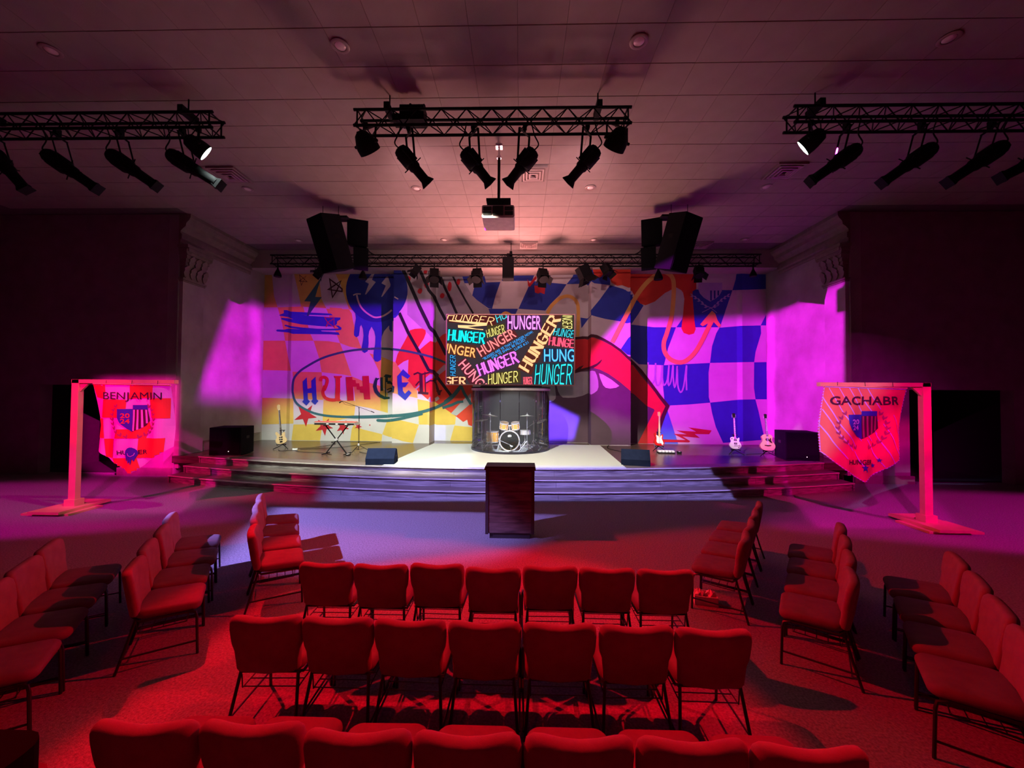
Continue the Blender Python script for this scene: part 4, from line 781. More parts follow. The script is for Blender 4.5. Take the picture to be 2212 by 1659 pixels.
for px, py, nm in ((735, 98, 'top left of the projector line, nearest row'), (1380, 88, 'above the right end of the central truss, nearest row'), (900, 407, 'left of the projector, below the truss spotlights'), (1275, 405, 'right of the ceiling diffuser by the projector'), (535, 408, 'beside the left wide vent'), (1655, 403, 'beside the right wide vent'),
                   (960, 518, 'left of the hanging box near the back truss'), (1282, 518, 'right of the screen near the back truss'), (645, 519, 'left of the left hung speakers near the back'), (1608, 517, 'right of the right hung speakers near the back'), (110, 108, 'in the dark upper left corner'), (2050, 82, 'in the dark upper right corner')):
    q = atZ(px, py, CEIL); t = thing('ceiling_downlight', 'small round unlit ceiling light '+nm, 'ceiling light', (q.x, q.y, CEIL-.004), group='round ceiling lights')
    m = MB(); m.lathe([(.075, .0), (.13, .0), (.135, -.012), (.12, -.022), (.085, -.018)], 20, caps=False); obj('trim_ring', m, M_dl, t, smooth=True)
    m = MB(); m.lathe([(.0, -.03), (.05, -.028), (.078, -.012), (.08, 0)], 16); obj('lens', m, M_dlin, t, smooth=True)
for px, py, w_, nm in ((1152, 374, .62, 'square ceiling diffuser right of the projector pole'), (497, 376, .66, 'square ceiling diffuser beside the left truss lights'), (1694, 368, .66, 'square ceiling diffuser beside the right truss lights'), (1142, 528, .6, 'ceiling diffuser close to the bulkhead above the screen'), (1514, 528, .6, 'ceiling diffuser right of the right hung speakers')):
    q = atZ(px, py, CEIL); t = thing('air_diffuser', nm, 'vent', (q.x, q.y, CEIL-.004), group='ceiling diffusers')
    for k in range(4):
        a, b = w_/2*(1-k*.22), w_/2*(1-k*.22)-.035; z0, z1 = -.01-.012*k, -.045-.012*k
        m = MB(); vs = []
        for rr_, zz in ((a, 0), (a, z1), (b, z1), (b-.03, z0)): vs += [(-rr_, -rr_, zz), (rr_, -rr_, zz), (rr_, rr_, zz), (-rr_, rr_, zz)]
        m.add(vs, [(i*4+j, i*4+(j+1) % 4, (i+1)*4+(j+1) % 4, (i+1)*4+j) for i in range(3) for j in range(4)]); obj('vane', m, M_dl if k else M_tile, t, fix=False)
    obj('plenum', MB().box((0, 0, .0), (w_*.95, w_*.95, .006)), M_vd, t)
# ------------------------------------------------------------------ lectern
t = thing('lectern', 'dark wooden lectern standing on the carpet before the steps', 'lectern', (-.165, 6.72, 0))
obj('body', MB().box((0, 0, .62), (.74, .46, 1.06)), M_lect, t)
for s in (-1, 1): obj('corner_post', MB().box((s*.385, -.20, .62), (.05, .1, 1.08)), M_lectdark, t)
obj('plinth', MB().box((0, 0, .045), (.68, .42, .09)), M_lectdark, t)
m = MB(); m.box((0, 0, 1.165), (.86, .56, .03)); m.box((0, 0, 1.135), (.82, .52, .03)); m.box((0, -.23, 1.195), (.84, .05, .03)); obj('top', m, M_lectdark, t)
for k in range(6):
    obj('face_board', MB().box((0, -.236, .185+k*.174), (.715, .012, .17)), M_lect, t)

# ------------------------------------------------------------------ banners on timber stands
def stand(label, base, ax, ztop, arm0, arm1):
    t = thing('banner_stand', label, 'stand', base); x, y, _ = base
    obj('post', MB().box((0, 0, ztop/2+.04), (.145, .10, ztop-.08)), M_stand, t)
    obj('arm', MB().box(((arm0+arm1)/2-x, 0, ztop-.035), (arm1-arm0, .10, .075)), M_stand, t)
    s = 1 if (arm0+arm1)/2 > x else -1
    obj('corner_brace', MB().prism([(s*.07, ztop-.075), (s*.25, ztop-.075), (s*.07, ztop-.25)], -.02, .02), M_stand, t)
    obj('foot', MB().box((s*-.05, 0, .065), (.62, .95, .05)), M_stand, t); obj('foot', MB().box((s*-.1, -.1, .02), (.95, .62, .04)), M_stand, t)
    obj('foot_block', MB().box((0, 0, .15), (.22, .18, .14)), M_stand, t)
    return t
BL = (-9.12, 7.72, 0); BR = (7.62, 7.42, 0)
stand('tall timber stand carrying the checked banner marked BENJAMIN', BL, 1, 2.66, -9.20, -7.05)
stand('tall timber stand carrying the striped banner marked GACHABR', BR, -1, 2.68, 5.66, 7.70)
cw = pm('banner_white', (.60, .50, .62)); co = pm('banner_orange', (.62, .10, .03)); cor = pm('banner_tan', (.62, .22, .10)); cb = pm('banner_blue', (.03, .04, .36)); cd = pm('banner_dark', (.05, .012, .03)); cwr = pm('banner_wreath', (.28, .06, .12)); cl = pm('banner_lilac', (.52, .5, .8))
def banner(label, Yb, px_out, off, s, layers, base, seed, nm):
    o3 = atY(*K(off, s, [px_out[0]])[0], Yb); t = thing('banner', label, 'banner', (o3.x, Yb, o3.z))
    loc = lambda q: (lambda v: (v.x-o3.x, v.z-o3.z))(atY(q[0], q[1], Yb))
    xs = [loc(q)[0] for q in K(off, s, px_out)]; xa, xb = min(xs), max(xs)
    def fn(X, Z, lv=0):
        u = (X-xa)/(xb-xa)*2-1; dn = max(0, -Z)
        y = .025*math.sin(6*u+seed+1.1*Z)*min(1, dn*1.5)+.02*math.sin(13*u-2*Z+seed)*min(1, dn)
        e = max(0, abs(u)-.62)/.38; y -= -.16*e*e*min(1, dn*1.2)
        return (X, -.055+y-(.006+.003*lv if lv else 0), Z)
    grid = [xa+(xb-xa)*k/40 for k in range(1, 40)]
    def cl_(name, polys, m_, lv):
        bm = tris_bm([[loc(q) for q in dens(p, 6)] for p in polys], grid)
        for k in range(1, 14):
            bmesh.ops.bisect_plane(bm, geom=bm.verts[:]+bm.edges[:]+bm.faces[:], dist=1e-6, plane_co=(0, 0, -.14*k), plane_no=(0, 0, 1))
        # keep only what lies inside the cloth outline
        O = [loc(q) for q in K(off, s, px_out)]
        if lv > 0:
            from mathutils.geometry import intersect_point_tri_2d
            T = tessellate_polygon([[Vector((a, b, 0)) for a, b in O]])
            kill = [f for f in bm.faces if not any(intersect_point_tri_2d(Vector((f.calc_center_median().x, f.calc_center_median().z)), *[Vector(O[i]) for i in tr]) for tr in T)]
            bmesh.ops.delete(bm, geom=kill, context='FACES')
        o = bm_obj(name, bm, lambda X, Z: fn(X, Z, lv), m_, t)
        if lv == 0:
            md = o.modifiers.new('thick', 'SOLIDIFY'); md.thickness = .006; md.offset = 0
    cl_('cloth', [K(off, s, px_out)], base, 0)
    for name, polys, m_, lv in layers: cl_(name, polys, m_, lv)
    m = MB(); p0 = loc(K(off, s, [px_out[0]])[0]); p1 = loc(K(off, s, [px_out[1]])[0]); m.tube([(p0[0], -.06, p0[1]+.015), (p1[0], -.06, p1[1]+.015)], .014, 8); obj('hanging_rod', m, M_stand, t)
    for k in range(3): x = p0[0]+(p1[0]-p0[0])*(k+.5)/3; m = MB(); m.tube([(x, -.06, .0), (x, -.052, .09)], .004, 5); obj('tie', m, M_black, t)
    return t
oL, sL = (80, 780), 4.367; kL = lambda *p: K(oL, sL, p)
def T_(txt, a, b, h, kf, s, wt=.02): (A, B) = kf(a, b); return place(font_polys(txt, wt), A, B, h/s)
def wreath(kf, cx_, cy_, rx_, ry_):
    out = []
    for s in (-1, 1):
        for k in range(13):
            an = R(-100+k*14.5); x = cx_+s*rx_*math.cos(R(90)-abs(0)-an*0-math.pi/2)*math.cos(an) if False else cx_+s*rx_*math.cos(an*-1); y = cy_-ry_*math.sin(an*-1)
            if y > cy_-ry_*.75:
                out.append(kf((x, y), (x+s*26, y-14), (x+s*34, y-34), (x+s*8, y-22))); out.append(kf((x, y), (x-s*8, y-26), (x-s*2, y-46), (x+s*9, y-26)))
    return out
WN = lambda f: len(wreath(f, 930, 560, 190, 175))//2
reds = [kL((560, 215), (670, 215), (675, 290), (650, 355), (575, 340)), kL((905, 220), (1120, 225), (1115, 345), (885, 355), (905, 300)), kL((650, 360), (875, 365), (870, 535), (625, 530), (640, 440)), kL((1090, 350), (1270, 350), (1250, 540), (1100, 535)), kL((560, 540), (640, 540), (650, 725), (560, 720)),
        kL((790, 640), (1060, 640), (1040, 725), (770, 725)), kL((650, 730), (755, 730), (745, 910), (660, 900)), kL((985, 725), (1215, 725), (1195, 910), (970, 910)), kL((745, 910), (970, 910), (1000, 1060), (800, 1060)), kL((1070, 540), (1090, 620), (1080, 640), (1000, 640))]
ly = [('red_check', reds, co, 1), ('wreath_branch', wreath(kL, 930, 560, 190, 175)[:WN(kL)], cwr, 2), ('wreath_branch', wreath(kL, 930, 560, 190, 175)[WN(kL):], cwr, 2), ('shield', [kL((797, 450), (930, 450), (930, 665), (880, 635), (830, 585), (802, 530)), kL((930, 413), (1067, 413), (1067, 456), (930, 456))], cb, 3), ('shield_stripes', [kL((932, 456), (1067, 456), (1083, 560), (1040, 610), (932, 663))], cd, 3),
      ('shield_stripes', [kL((x, 458), (x+17, 458), (x+17, yb), (x, yb)) for x, yb in ((934, 655), (970, 645), (1008, 625), (1046, 585))], cw, 4), ('lettering', T_('20', (835, 533), (905, 533), 42, kL, sL)+T_('24', (835, 585), (905, 585), 42, kL, sL), co, 4), ('lettering', T_('BENJAMIN', (655, 358), (1208, 362), 66, kL, sL, .0), cd, 3), ('lettering', T_('HUNGER', (795, 878), (1053, 872), 40, kL, sL, .015), cd, 3),
      ('smiley', [kL(*[(925+60*math.cos(k*.45), 862+54*math.sin(k*.45)) for k in range(14)]), kL((870, 880), (885, 945), (895, 905), (905, 965), (918, 930), (928, 975), (940, 915), (955, 940), (975, 880))], cb, 4), ('smile', stroke(kL((895, 862), (905, 885), (930, 893), (955, 880), (962, 860)), 1), cw, 5)]
banner('red and magenta checked banner with crest, hung on the stand at the left', 7.66, [(560, 222), (1282, 236), (1272, 560), (1262, 810), (1050, 960), (925, 1052), (770, 960), (570, 845), (562, 560)], oL, sL, ly, cw, .5, 'left')
oR, sR = (1660, 780), 4.148; kR = lambda *p: K(oR, sR, p)
ls = []
for x, y, L in ((480, 320, 620), (490, 430, 500), (480, 560, 420), (520, 240, 640), (610, 240, 640), (700, 240, 560), (775, 240, 400), (860, 240, 260), (940, 640, 420), (860, 700, 330), (1000, 560, 460), (1080, 480, 420), (740, 800, 260)):
    ls += stroke(kR((x, y), (x+L*.2, y+L*.36), (x+L*.46, y+L*.74)), [1.6, 2.4, 1.8], rnd=False)
edge = kR((475, 228), (1212, 252), (1196, 540), (1160, 885), (1030, 950), (825, 1080), (650, 965), (490, 815), (482, 540))
ly = [('stripes', ls, cl, 1), ('border', stroke(edge, 2.6, close=True), cl, 2), ('wreath_branch', wreath(kR, 815, 610, 205, 185)[:WN(kR)], cwr, 2), ('wreath_branch', wreath(kR, 815, 610, 205, 185)[WN(kR):], cwr, 2), ('shield', [kR((680, 478), (815, 478), (815, 695), (765, 670), (705, 610), (684, 555)), kR((815, 447), (945, 447), (945, 490), (815, 490))], cb, 3), ('shield_stripes', [kR((815, 490), (945, 490), (960, 600), (920, 640), (815, 695))], cd, 3),
      ('shield_stripes', [kR((x, 492), (x+15, 492), (x+15, yb), (x, yb)) for x, yb in ((822, 685), (855, 670), (890, 650), (922, 620))], cwr, 4), ('lettering', T_('20', (715, 562), (792, 562), 42, kR, sR)+T_('24', (715, 614), (785, 614), 42, kR, sR), cl, 4), ('lettering', T_('GACHABR', (530, 388), (1145, 390), 74, kR, sR, .015), cd, 3), ('lettering', T_('HUNGER', (682, 918), (912, 922), 42, kR, sR, .015), cd, 3),
      ('star', [star([(x+r*math.sin(k*1.2566), y-r*math.cos(k*1.2566)) for k in range(5)]) for (x, y), r in ((kR((833, 952))[0], 9), (kR((920, 932))[0], 6), (kR((972, 885))[0], 5.5))], cb, 4)]
banner('orange and lilac striped banner with crest, hung on the stand at the right', 7.36, [(475, 228), (1212, 252), (1196, 540), (1160, 885), (1030, 950), (825, 1080), (650, 965), (490, 815), (482, 540)], oR, sR, ly, cor, 2.0, 'right')

# ------------------------------------------------------------------ chairs
def make_chair():
    t = thing('stacking_chair', 'x', 'chair')
    seat = rrect(.475, .47, .07, 0, 0, 5)
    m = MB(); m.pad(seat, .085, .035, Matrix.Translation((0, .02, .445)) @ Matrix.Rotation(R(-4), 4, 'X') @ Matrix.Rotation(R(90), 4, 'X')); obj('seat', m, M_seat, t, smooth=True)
    bk = []
    prof = [(.0, .0), (.20, .0), (.225, .02), (.228, .10), (.232, .17), (.249, .215), (.255, .26), (.258, .34), (.25, .39), (.225, .415), (.18, .423), (.09, .416), (0, .412)]
    bk = [(x, z) for x, z in prof]+[(-x, z) for x, z in prof[1:-1][::-1]]
    MB_ = Matrix.Translation((0, -.225, .435)) @ Matrix.Rotation(R(9), 4, 'X')
    m = MB(); m.pad(bk, .075, .03, MB_, bow=.55); obj('backrest', m, M_fabric, t, smooth=True)
    for s in (-1, 1):
        m = MB(); m.tube([(s*.205, -.20, .43), (s*.225, -.255, .22), (s*.245, -.32, .0)], .0115, 7); obj('leg', m, M_frame, t, smooth=True)
        m = MB(); m.tube([(s*.235, .16, .40), (s*.245, .215, .385), (s*.25, .225, .34), (s*.25, .235, 0)], .0115, 7); obj('leg', m, M_frame, t, smooth=True)
        m = MB(); m.tube([(s*.235, .20, .395), (s*.225, -.17, .405), (s*.195, -.225, .45), (s*.19, -.26, .70)], .011, 7); obj('side_frame', m, M_frame, t, smooth=True)
        m = MB(); m.tube([(s*.25, .23, .12), (s*.247, -.285, .13)], .008, 6); obj('stretcher', m, M_frame, t, smooth=True)
    for yy, zz, xx in ((.16, .395, .24), (-.18, .408, .215)): obj('cross_bar', MB().tube([(-xx, yy, zz), (xx, yy, zz)], .01, 6), M_frame, t)
    m = MB()
    for k in range(5): m.tube([(-.2, -.18+.08*k, .30), (.2, -.18+.08*k, .30)], .004, 5)
    for s in (-1, 1): m.tube([(s*.2, -.2, .4), (s*.2, -.19, .3), (s*.2, .15, .3), (s*.2, .16, .39)], .005, 5)
    obj('book_rack', m, M_frame, t); return t
CH = make_chair(); used = [0]
def chair(x, y, rz, label, grp):
    o = CH if not used[0] else copy_tree(CH); used[0] = 1
    o.location = (x, y, 0); o.rotation_euler = (0, 0, rz); o['label'] = label; o['group'] = grp; return o
cx0 = -.24; ORD = ('first', 'second', 'third', 'middle', 'fifth', 'sixth', 'seventh')
for (y, n, jit) in ((3.83, 'front straight row nearest the stage', [(.0, .02, 1), (.0, 0, 0), (0, .03, -1), (0, -.03, 0), (0, .02, .5), (0, 0, -.5), (0, -.01, 0)]), (2.97, 'middle straight row', [(0, .02, 2), (0, .02, 0), (0, .01, -1), (0, 0, 0), (0, 0, 0), (0, -.01, 1), (0, -.03, -1)]), (2.09, 'lowest straight row, partly cut off', [(0, .02, 1), (0, .03, 0), (0, 0, 1), (0, 0, 0), (0, 0, 0), (0, 0, 0), (0, -.02, -1)])):
    for k in range(7):
        j = jit[k]; nm = ORD[k] if k == 3 else (ORD[k]+' from left')
        chair(cx0+(k-3)*.523, y+j[1], R(j[2]), 'padded chair seen from behind, %s in the %s' % (nm, n), 'chairs of the '+n)
wings = [(-2.51, 4.46, -.53, .85, 'left wing row closest to the lectern'), (-2.99, 3.56, -.55, .835, 'middle left wing row'), (-3.38, 2.66, -.57, .82, 'left wing row at the picture edge'),
         (1.95, 4.50, .587, .81, 'right wing row beside the small pink box'), (2.37, 3.60, .60, .80, 'middle right wing row'), (2.78, 2.72, .60, .80, 'right wing row at the picture edge')]
W = ('nearest', 'second nearest', 'third nearest', 'farthest')
for x, y, dx, dy, nm in wings:
    L = math.hypot(dx, dy); dx /= L; dy /= L; fx, fy = (dy, -dx) if dx < 0 else (-dy, dx)
    for k in range(4):
        jx = random.uniform(-.012, .012)
        chair(x+dx*(.53*(k+.5))-fx*(.25+jx), y+dy*(.53*(k+.5))-fy*(.25+jx), math.atan2(-fx, fy)+R(random.uniform(-1.5, 1.5)), 'padded chair, %s in the %s' % (W[k], nm), 'chairs of the '+nm)

# small box with two bundles on the floor, and the black case at the bottom left corner
t = thing('small_carton', 'small carton holding two crumpled bundles on the floor by the front row', 'box', (2.18, 4.62, 0), R(-12))
M_box = mat('carton_card', (.75, .6, .6), .7)
m = MB(); m.box((0, 0, .01), (.25, .18, .02)); [m.box((s*.12, 0, .055), (.01, .18, .1)) for s in (-1, 1)]; [m.box((0, s*.085, .055), (.25, .01, .1)) for s in (-1, 1)]; obj('carton', m, M_box, t)
for s in (-1, 1):
    m = MB(); prof = [(.0, .04), (.045, .05), (.058, .09), (.045, .13), (.02, .145), (0, .15)]; n = 10
    for k, (r, z) in enumerate(prof):
        for i in range(n):
            rr = r*(1+.25*math.sin(i*3.1+k*2+s)); m.v.append((s*.06+rr*math.cos(i*.628), rr*math.sin(i*.628), z+.012*math.sin(i*2+k)))
    m.f = [(k*n+i, k*n+(i+1) % n, (k+1)*n+(i+1) % n, (k+1)*n+i) for k in range(5) for i in range(n)]; obj('crumpled_bundle', m, M_box, t)
q = atZ(86, 1590, .78); t = thing('black_equipment_case', 'black rounded equipment case cut off at the bottom left corner', 'case', (q.x-.27, q.y-.28, 0))
M_case = mat('case_black', (.003, .003, .003), .9, spec=.05); m = MB(); prismz(m, rrect(.62, .62, .12), .03, .78); obj('case_body', m, M_case, t); m = MB(); prismz(m, rrect(.63, .63, .07), .6, .62); obj('lid_seam', m, M_frame, t)
for sx in (-1, 1):
    for sy in (-1, 1): obj('foot', MB().box((sx*.24, sy*.24, .015), (.06, .06, .03)), M_black, t)
# ------------------------------------------------------------------ stage equipment
Z0 = STAGE_Z
def monitor(label, x, y, rz, zz=Z0):
    t = thing('floor_monitor', label, 'speaker', (x, y, zz+.003), rz, group=None)
    pr = [(-.22, 0), (.22, 0), (.24, .1), (.10, .36), (-.02, .40), (-.24, .16)]   # y,z side section
    m = MB(); n = len(pr); w_ = .36
    vs = [(-w_, a, b) for a, b in pr]+[(w_, a, b) for a, b in pr]; tri = tessellate_polygon([[Vector((a, b, 0)) for a, b in pr]])
    m.add(vs, [tuple(q) for q in tri]+[tuple(n+i for i in q) for q in tri]+[(i, (i+1) % n, n+(i+1) % n, n+i) for i in range(n)]); obj('cabinet', m, M_mon, t)
    a, b = Vector((0, .24, .1)), Vector((0, .10, .36)); m = MB(); m.add([(-.33, .247, .12), (.33, .247, .12), (.33, .122, .35), (-.33, .122, .35)], [(0, 1, 2, 3)]); m.add([(-.33, .255, .12), (.33, .255, .12), (.33, .13, .355), (-.33, .13, .355)], [(0, 1, 2, 3), ]); obj('grille', m, M_grille, t)
    for s in (-1, 1):
        obj('end_handle', MB().box((s*.362, -.02, .2), (.01, .12, .045)), M_vd, t); obj('jack_plate', MB().box((s*.363, -.08, .08), (.008, .07, .05)), M_black, t)
    return t
M_mon = mat('monitor_blue_black', (.012, .017, .045), .95, spec=.04, bump=.2, bscale=200)
monitor('dark blue-black floor monitor at the stage edge below the keyboard', -3.62, 10.05, R(6)); monitor('dark blue-black floor monitor at the stage edge before the red guitar', 3.05, 10.28, R(-14))
def sub(label, x, y, rz):
    t = thing('subwoofer', label, 'speaker', (x, y, Z0), rz, group=None)
    obj('cabinet', MB().box((0, 0, .41), (.84, .72, .80)), M_blackp, t); obj('grille', MB().box((0, -.37, .42), (.78, .02, .72)), M_grille, t)
    for s in (-1, 1): obj('side_handle', MB().box((s*.423, 0, .5), (.012, .16, .08)), M_vd, t); obj('skid', MB().box((s*.3, 0, .005), (.06, .7, .012)), M_black, t)
    obj('power_light', MB().box((.1, -.382, .12), (.018, .006, .018)), emit('pilot_light', (1, .8, .8), 3), t)
sub('large black subwoofer cube on the stage by the plaster wall near the bass guitar', -8.62, 11.36, R(10)); sub('large black subwoofer cube on the stage near the acoustic guitar', 8.05, 11.42, R(-12))

# guitars -----------------------------------------------------------
def gmat(n, c, **k): return mat('guitar_'+n, c, .25, 0, var=.06, scale=4, clear=.5, **k)
G_nat = gmat('natural_ash', (.55, .38, .2)); G_red = gmat('cherry_red', (.45, .012, .012)); G_wht = gmat('ivory_white', (.72, .68, .66)); G_spr = gmat('spruce_top', (.66, .36, .2)); G_dk = gmat('rosewood', (.03, .016, .012)); G_mpl = gmat('maple_neck', (.62, .40, .13)); G_pg = gmat('pickguard_white', (.75, .74, .72)); G_blk = gmat('black_plastic', (.012, .012, .012)); G_side = gmat('side_wood', (.3, .2, .1))
SSB = [(0, 0), (-.09, .008), (-.15, .05), (-.168, .12), (-.15, .18), (-.125, .23), (-.13, .28), (-.155, .33), (-.158, .38), (-.135, .405), (-.105, .39), (-.075, .345), (-.04, .325), (.035, .325), (.06, .345), (.09, .375), (.115, .37), (.125, .33), (.118, .28), (.112, .235), (.14, .18), (.165, .12), (.15, .05), (.08, .008)]
LPB = [(0, 0), (-.09, .01), (-.15, .06), (-.168, .12), (-.15, .175), (-.12, .215), (-.115, .25), (-.13, .30), (-.12, .345), (-.08, .37), (-.035, .365), (.03, .355), (.045, .325), (.07, .315), (.1, .345), (.122, .35), (.125, .31), (.115, .27), (.118, .22), (.15, .175), (.168, .12), (.15, .06), (.09, .01)]
ACB = [(0, 0), (-.10, .01), (-.175, .06), (-.2, .135), (-.185, .2), (-.145, .26), (-.125, .30), (-.13, .355), (-.145, .40), (-.13, .45), (-.08, .485), (0, .495), (.08, .485), (.13, .45), (.145, .40), (.13, .355), (.125, .30), (.145, .26), (.185, .2), (.2, .135), (.175, .06), (.10, .01)]
def smooth_out(p): 
    q = catm(list(p)+[p[0]], 3); return q[:-1]
def guitar(kind, name, label, x, y, rz, tilt, lean=0):
    t = thing(name, label, 'guitar', (x, y, Z0+.17), rot=(R(-tilt), R(lean), rz))
    body, bm_, th, jz, L = {'strat': (SSB, G_red, .045, .33, .62), 'lp': (LPB, G_wht, .05, .355, .60), 'bass': (SSB, G_nat, .045, .33, .78), 'ac': (ACB, G_spr, .10, .49, .46)}[kind]
    sc = 1.0
    if kind == 'ac':
        obj('body_sides', MB().prism(smooth_out([(a*1.0, b) for a, b in ACB]), -.045, .05), G_side, t, smooth=False); obj('top', MB().prism(smooth_out([(a*.99, b) for a, b in ACB]), -.052, -.045), bm_, t)
        m = MB(); m.lathe([(.0, 0), (.05, 0)], 18, Matrix.Translation((0, -.0535, .33)) @ Matrix.Rotation(R(90), 4, 'X')); obj('sound_hole', m, G_blk, t)
        obj('pickguard', MB().prism([(.03, .30), (.06, .34), (.075, .38), (.10, .37), (.095, .31), (.125, .25), (.13, .22), (.07, .24)], -.056, -.052), G_dk, t)
        obj('bridge', MB().prism([(-.09, .145), (0, .125), (.09, .145), (.09, .165), (-.09, .165)], -.062, -.052), G_dk, t)
    else:
        obj('body', MB().prism(smooth_out(body), -th/2, th/2), bm_, t)
        if kind == 'strat':
            obj('pickguard', MB().prism(smooth_out([(-.06, .08), (-.09, .14), (-.085, .24), (-.10, .33), (-.08, .34), (-.04, .31), (.04, .31), (.075, .345), (.085, .32), (.075, .24), (.10, .17), (.13, .09), (.12, .045), (.08, .04), (.05, .09)]), -th/2-.004, -th/2), G_pg, t)
            for k, z in enumerate((.14, .20, .26)): obj('pickup', MB().box((0, -th/2-.006, z), (.085, .008, .018)), G_pg, t)
            obj('bridge', MB().box((0, -th/2-.006, .09), (.08, .014, .035)), M_chrome, t)
            for k in range(3): m = MB(); m.lathe([(.011, 0), (.011, .015)], 8, Matrix.Translation((.07+.018*k, -th/2-.004, .12-.03*k)) @ Matrix.Rotation(R(90), 4, 'X')); obj('knob', m, G_pg, t)
        elif kind == 'lp':
            for z in (.17, .275): obj('pickup', MB().box((0, -th/2-.006, z), (.08, .012, .045)), G_blk, t)
            obj('bridge', MB().box((0, -th/2-.008, .13), (.085, .014, .012)), M_chrome, t); obj('tailpiece', MB().box((0, -th/2-.006, .095), (.1, .012, .014)), M_chrome, t)
            for a, b in ((.075, .10), (.12, .115), (.08, .05), (.12, .07)): m = MB(); m.lathe([(.013, 0), (.012, .016)], 8, Matrix.Translation((a, -th/2, b)) @ Matrix.Rotation(R(90), 4, 'X')); obj('knob', m, G_dk, t)
            m = MB(); m.lathe([(.016, 0), (.014, .006)], 8, Matrix.Translation((-.095, -th/2, .31)) @ Matrix.Rotation(R(90), 4, 'X')); obj('switch', m, G_blk, t)
        else:
            for z in (.14, .21): obj('pickup', MB().box((0, -th/2-.006, z), (.1, .012, .035)), G_blk, t)
            obj('bridge', MB().box((0, -th/2-.006, .065), (.08, .014, .05)), G_blk, t)
    nm = {'strat': G_mpl, 'lp': G_dk, 'bass': G_dk, 'ac': G_dk}[kind]
    z0, z1 = jz-.06, jz+L; f = -th/2 if kind != 'ac' else -.052
    obj('neck', MB().prism([(-.028, z0), (.028, z0), (.021, z1), (-.021, z1)], f-.012, f+.012), nm, t)
    m = MB()
    for k in range(16): zz = z1-(z1-z0)*(1-.5**(k/9)) ; m.box((0, f-.013, zz), (.044, .002, .003))
    obj('frets', m, M_chrome, t)
    if kind in ('lp',):
        m = MB(); [m.box((0, f-.0135, z1-(z1-z0)*(1-.5**((k+.5)/9))), (.026, .002, .014)) for k in (2, 4, 6, 8, 11, 14)]; obj('fret_inlays', m, G_pg, t)
    hd = {'strat': [(-.02, 0), (.02, 0), (.03, .03), (.035, .13), (.01, .17), (-.035, .165), (-.04, .12), (-.05, .06), (-.035, .03)], 'bass': [(-.02, 0), (.02, 0), (.03, .03), (.03, .17), (.0, .2), (-.045, .18), (-.05, .08), (-.035, .03)],
          'lp': [(-.022, 0), (.022, 0), (.04, .05), (.045, .15), (.015, .165), (0, .155), (-.015, .165), (-.045, .15), (-.04, .05)], 'ac': [(-.022, 0), (.022, 0), (.033, .04), (.04, .15), (.02, .165), (-.02, .165), (-.04, .15), (-.033, .04)]}[kind]
    obj('headstock', MB().prism([(a, b+z1) for a, b in hd], f-.008, f+.008), G_mpl if kind == 'strat' else (G_nat if kind == 'bass' else G_blk), t)
    for k in range(4 if kind == 'bass' else 6):
        s = -1 if kind in ('strat', 'bass') else (-1 if k < 3 else 1); zz = z1+.04+(.032*(k % 3) if kind in ('lp', 'ac') else .022*k if kind == 'strat' else .035*k)
        m = MB(); m.tube([(s*.035, f, zz), (s*.06, f, zz)], .007, 6); obj('tuning_peg', m, M_chrome, t)
    m = MB(); [m.tube([((k-2.5)*.009, f-.018, .1 if kind != 'ac' else .16), ((k-2.5)*.0065, f-.016, z1+.03)], .0012, 4, False) for k in range(4 if kind == 'bass' else 6)]; obj('strings', m, M_chrome, t)
    # stand
    s_ = thing('guitar_stand', 'black folding stand holding the '+' '.join(label.replace('leaning on a stand ', '').split()[:9]), 'stand', (x, y+.02, Z0), rz)
    m = MB(); m.tube([(0, .10, .10), (0, .12, .42 if kind == 'ac' else .60)], .012, 7); obj('upright', m, M_black, s_)
    for s in (-1, 1):
        m = MB(); m.tube([(0, .10, .14), (s*.22, -.12, .01)], .011, 6); obj('leg', m, M_black, s_)
        m = MB(); m.tube([(0, .09, .15), (s*.10, .06, .15), (s*.12, -.08, .13), (s*.12, -.10, .17)], .011, 6); obj('cradle_arm', m, M_black, s_)
    m = MB(); m.tube([(0, .10, .14), (0, .32, .01)], .011, 6); obj('leg', m, M_black, s_)
    if kind != 'ac':
        zz = .60; m = MB(); m.tube([(-.06, -.02, zz), (-.05, .08, zz), (0, .12, zz-.01), (.05, .08, zz), (.06, -.02, zz)], .012, 6); obj('neck_yoke', m, M_black, s_)
    return t
guitar('bass', 'bass_guitar', 'pale wood bass guitar leaning on a stand by the plaster wall', -7.74, 12.35, R(12), 12, -9)
guitar('strat', 'electric_guitar', 'red electric guitar with white pickguard and maple neck', 4.56, 12.75, R(-4), 10, 3)
guitar('lp', 'electric_guitar', 'ivory white single-cutaway electric guitar before the blue check', 6.70, 12.15, R(-8), 10, 1)
guitar('ac', 'acoustic_guitar', 'pinkish acoustic guitar with dark pickguard before the plaster wall', 7.50, 11.85, R(-14), 12, 0)

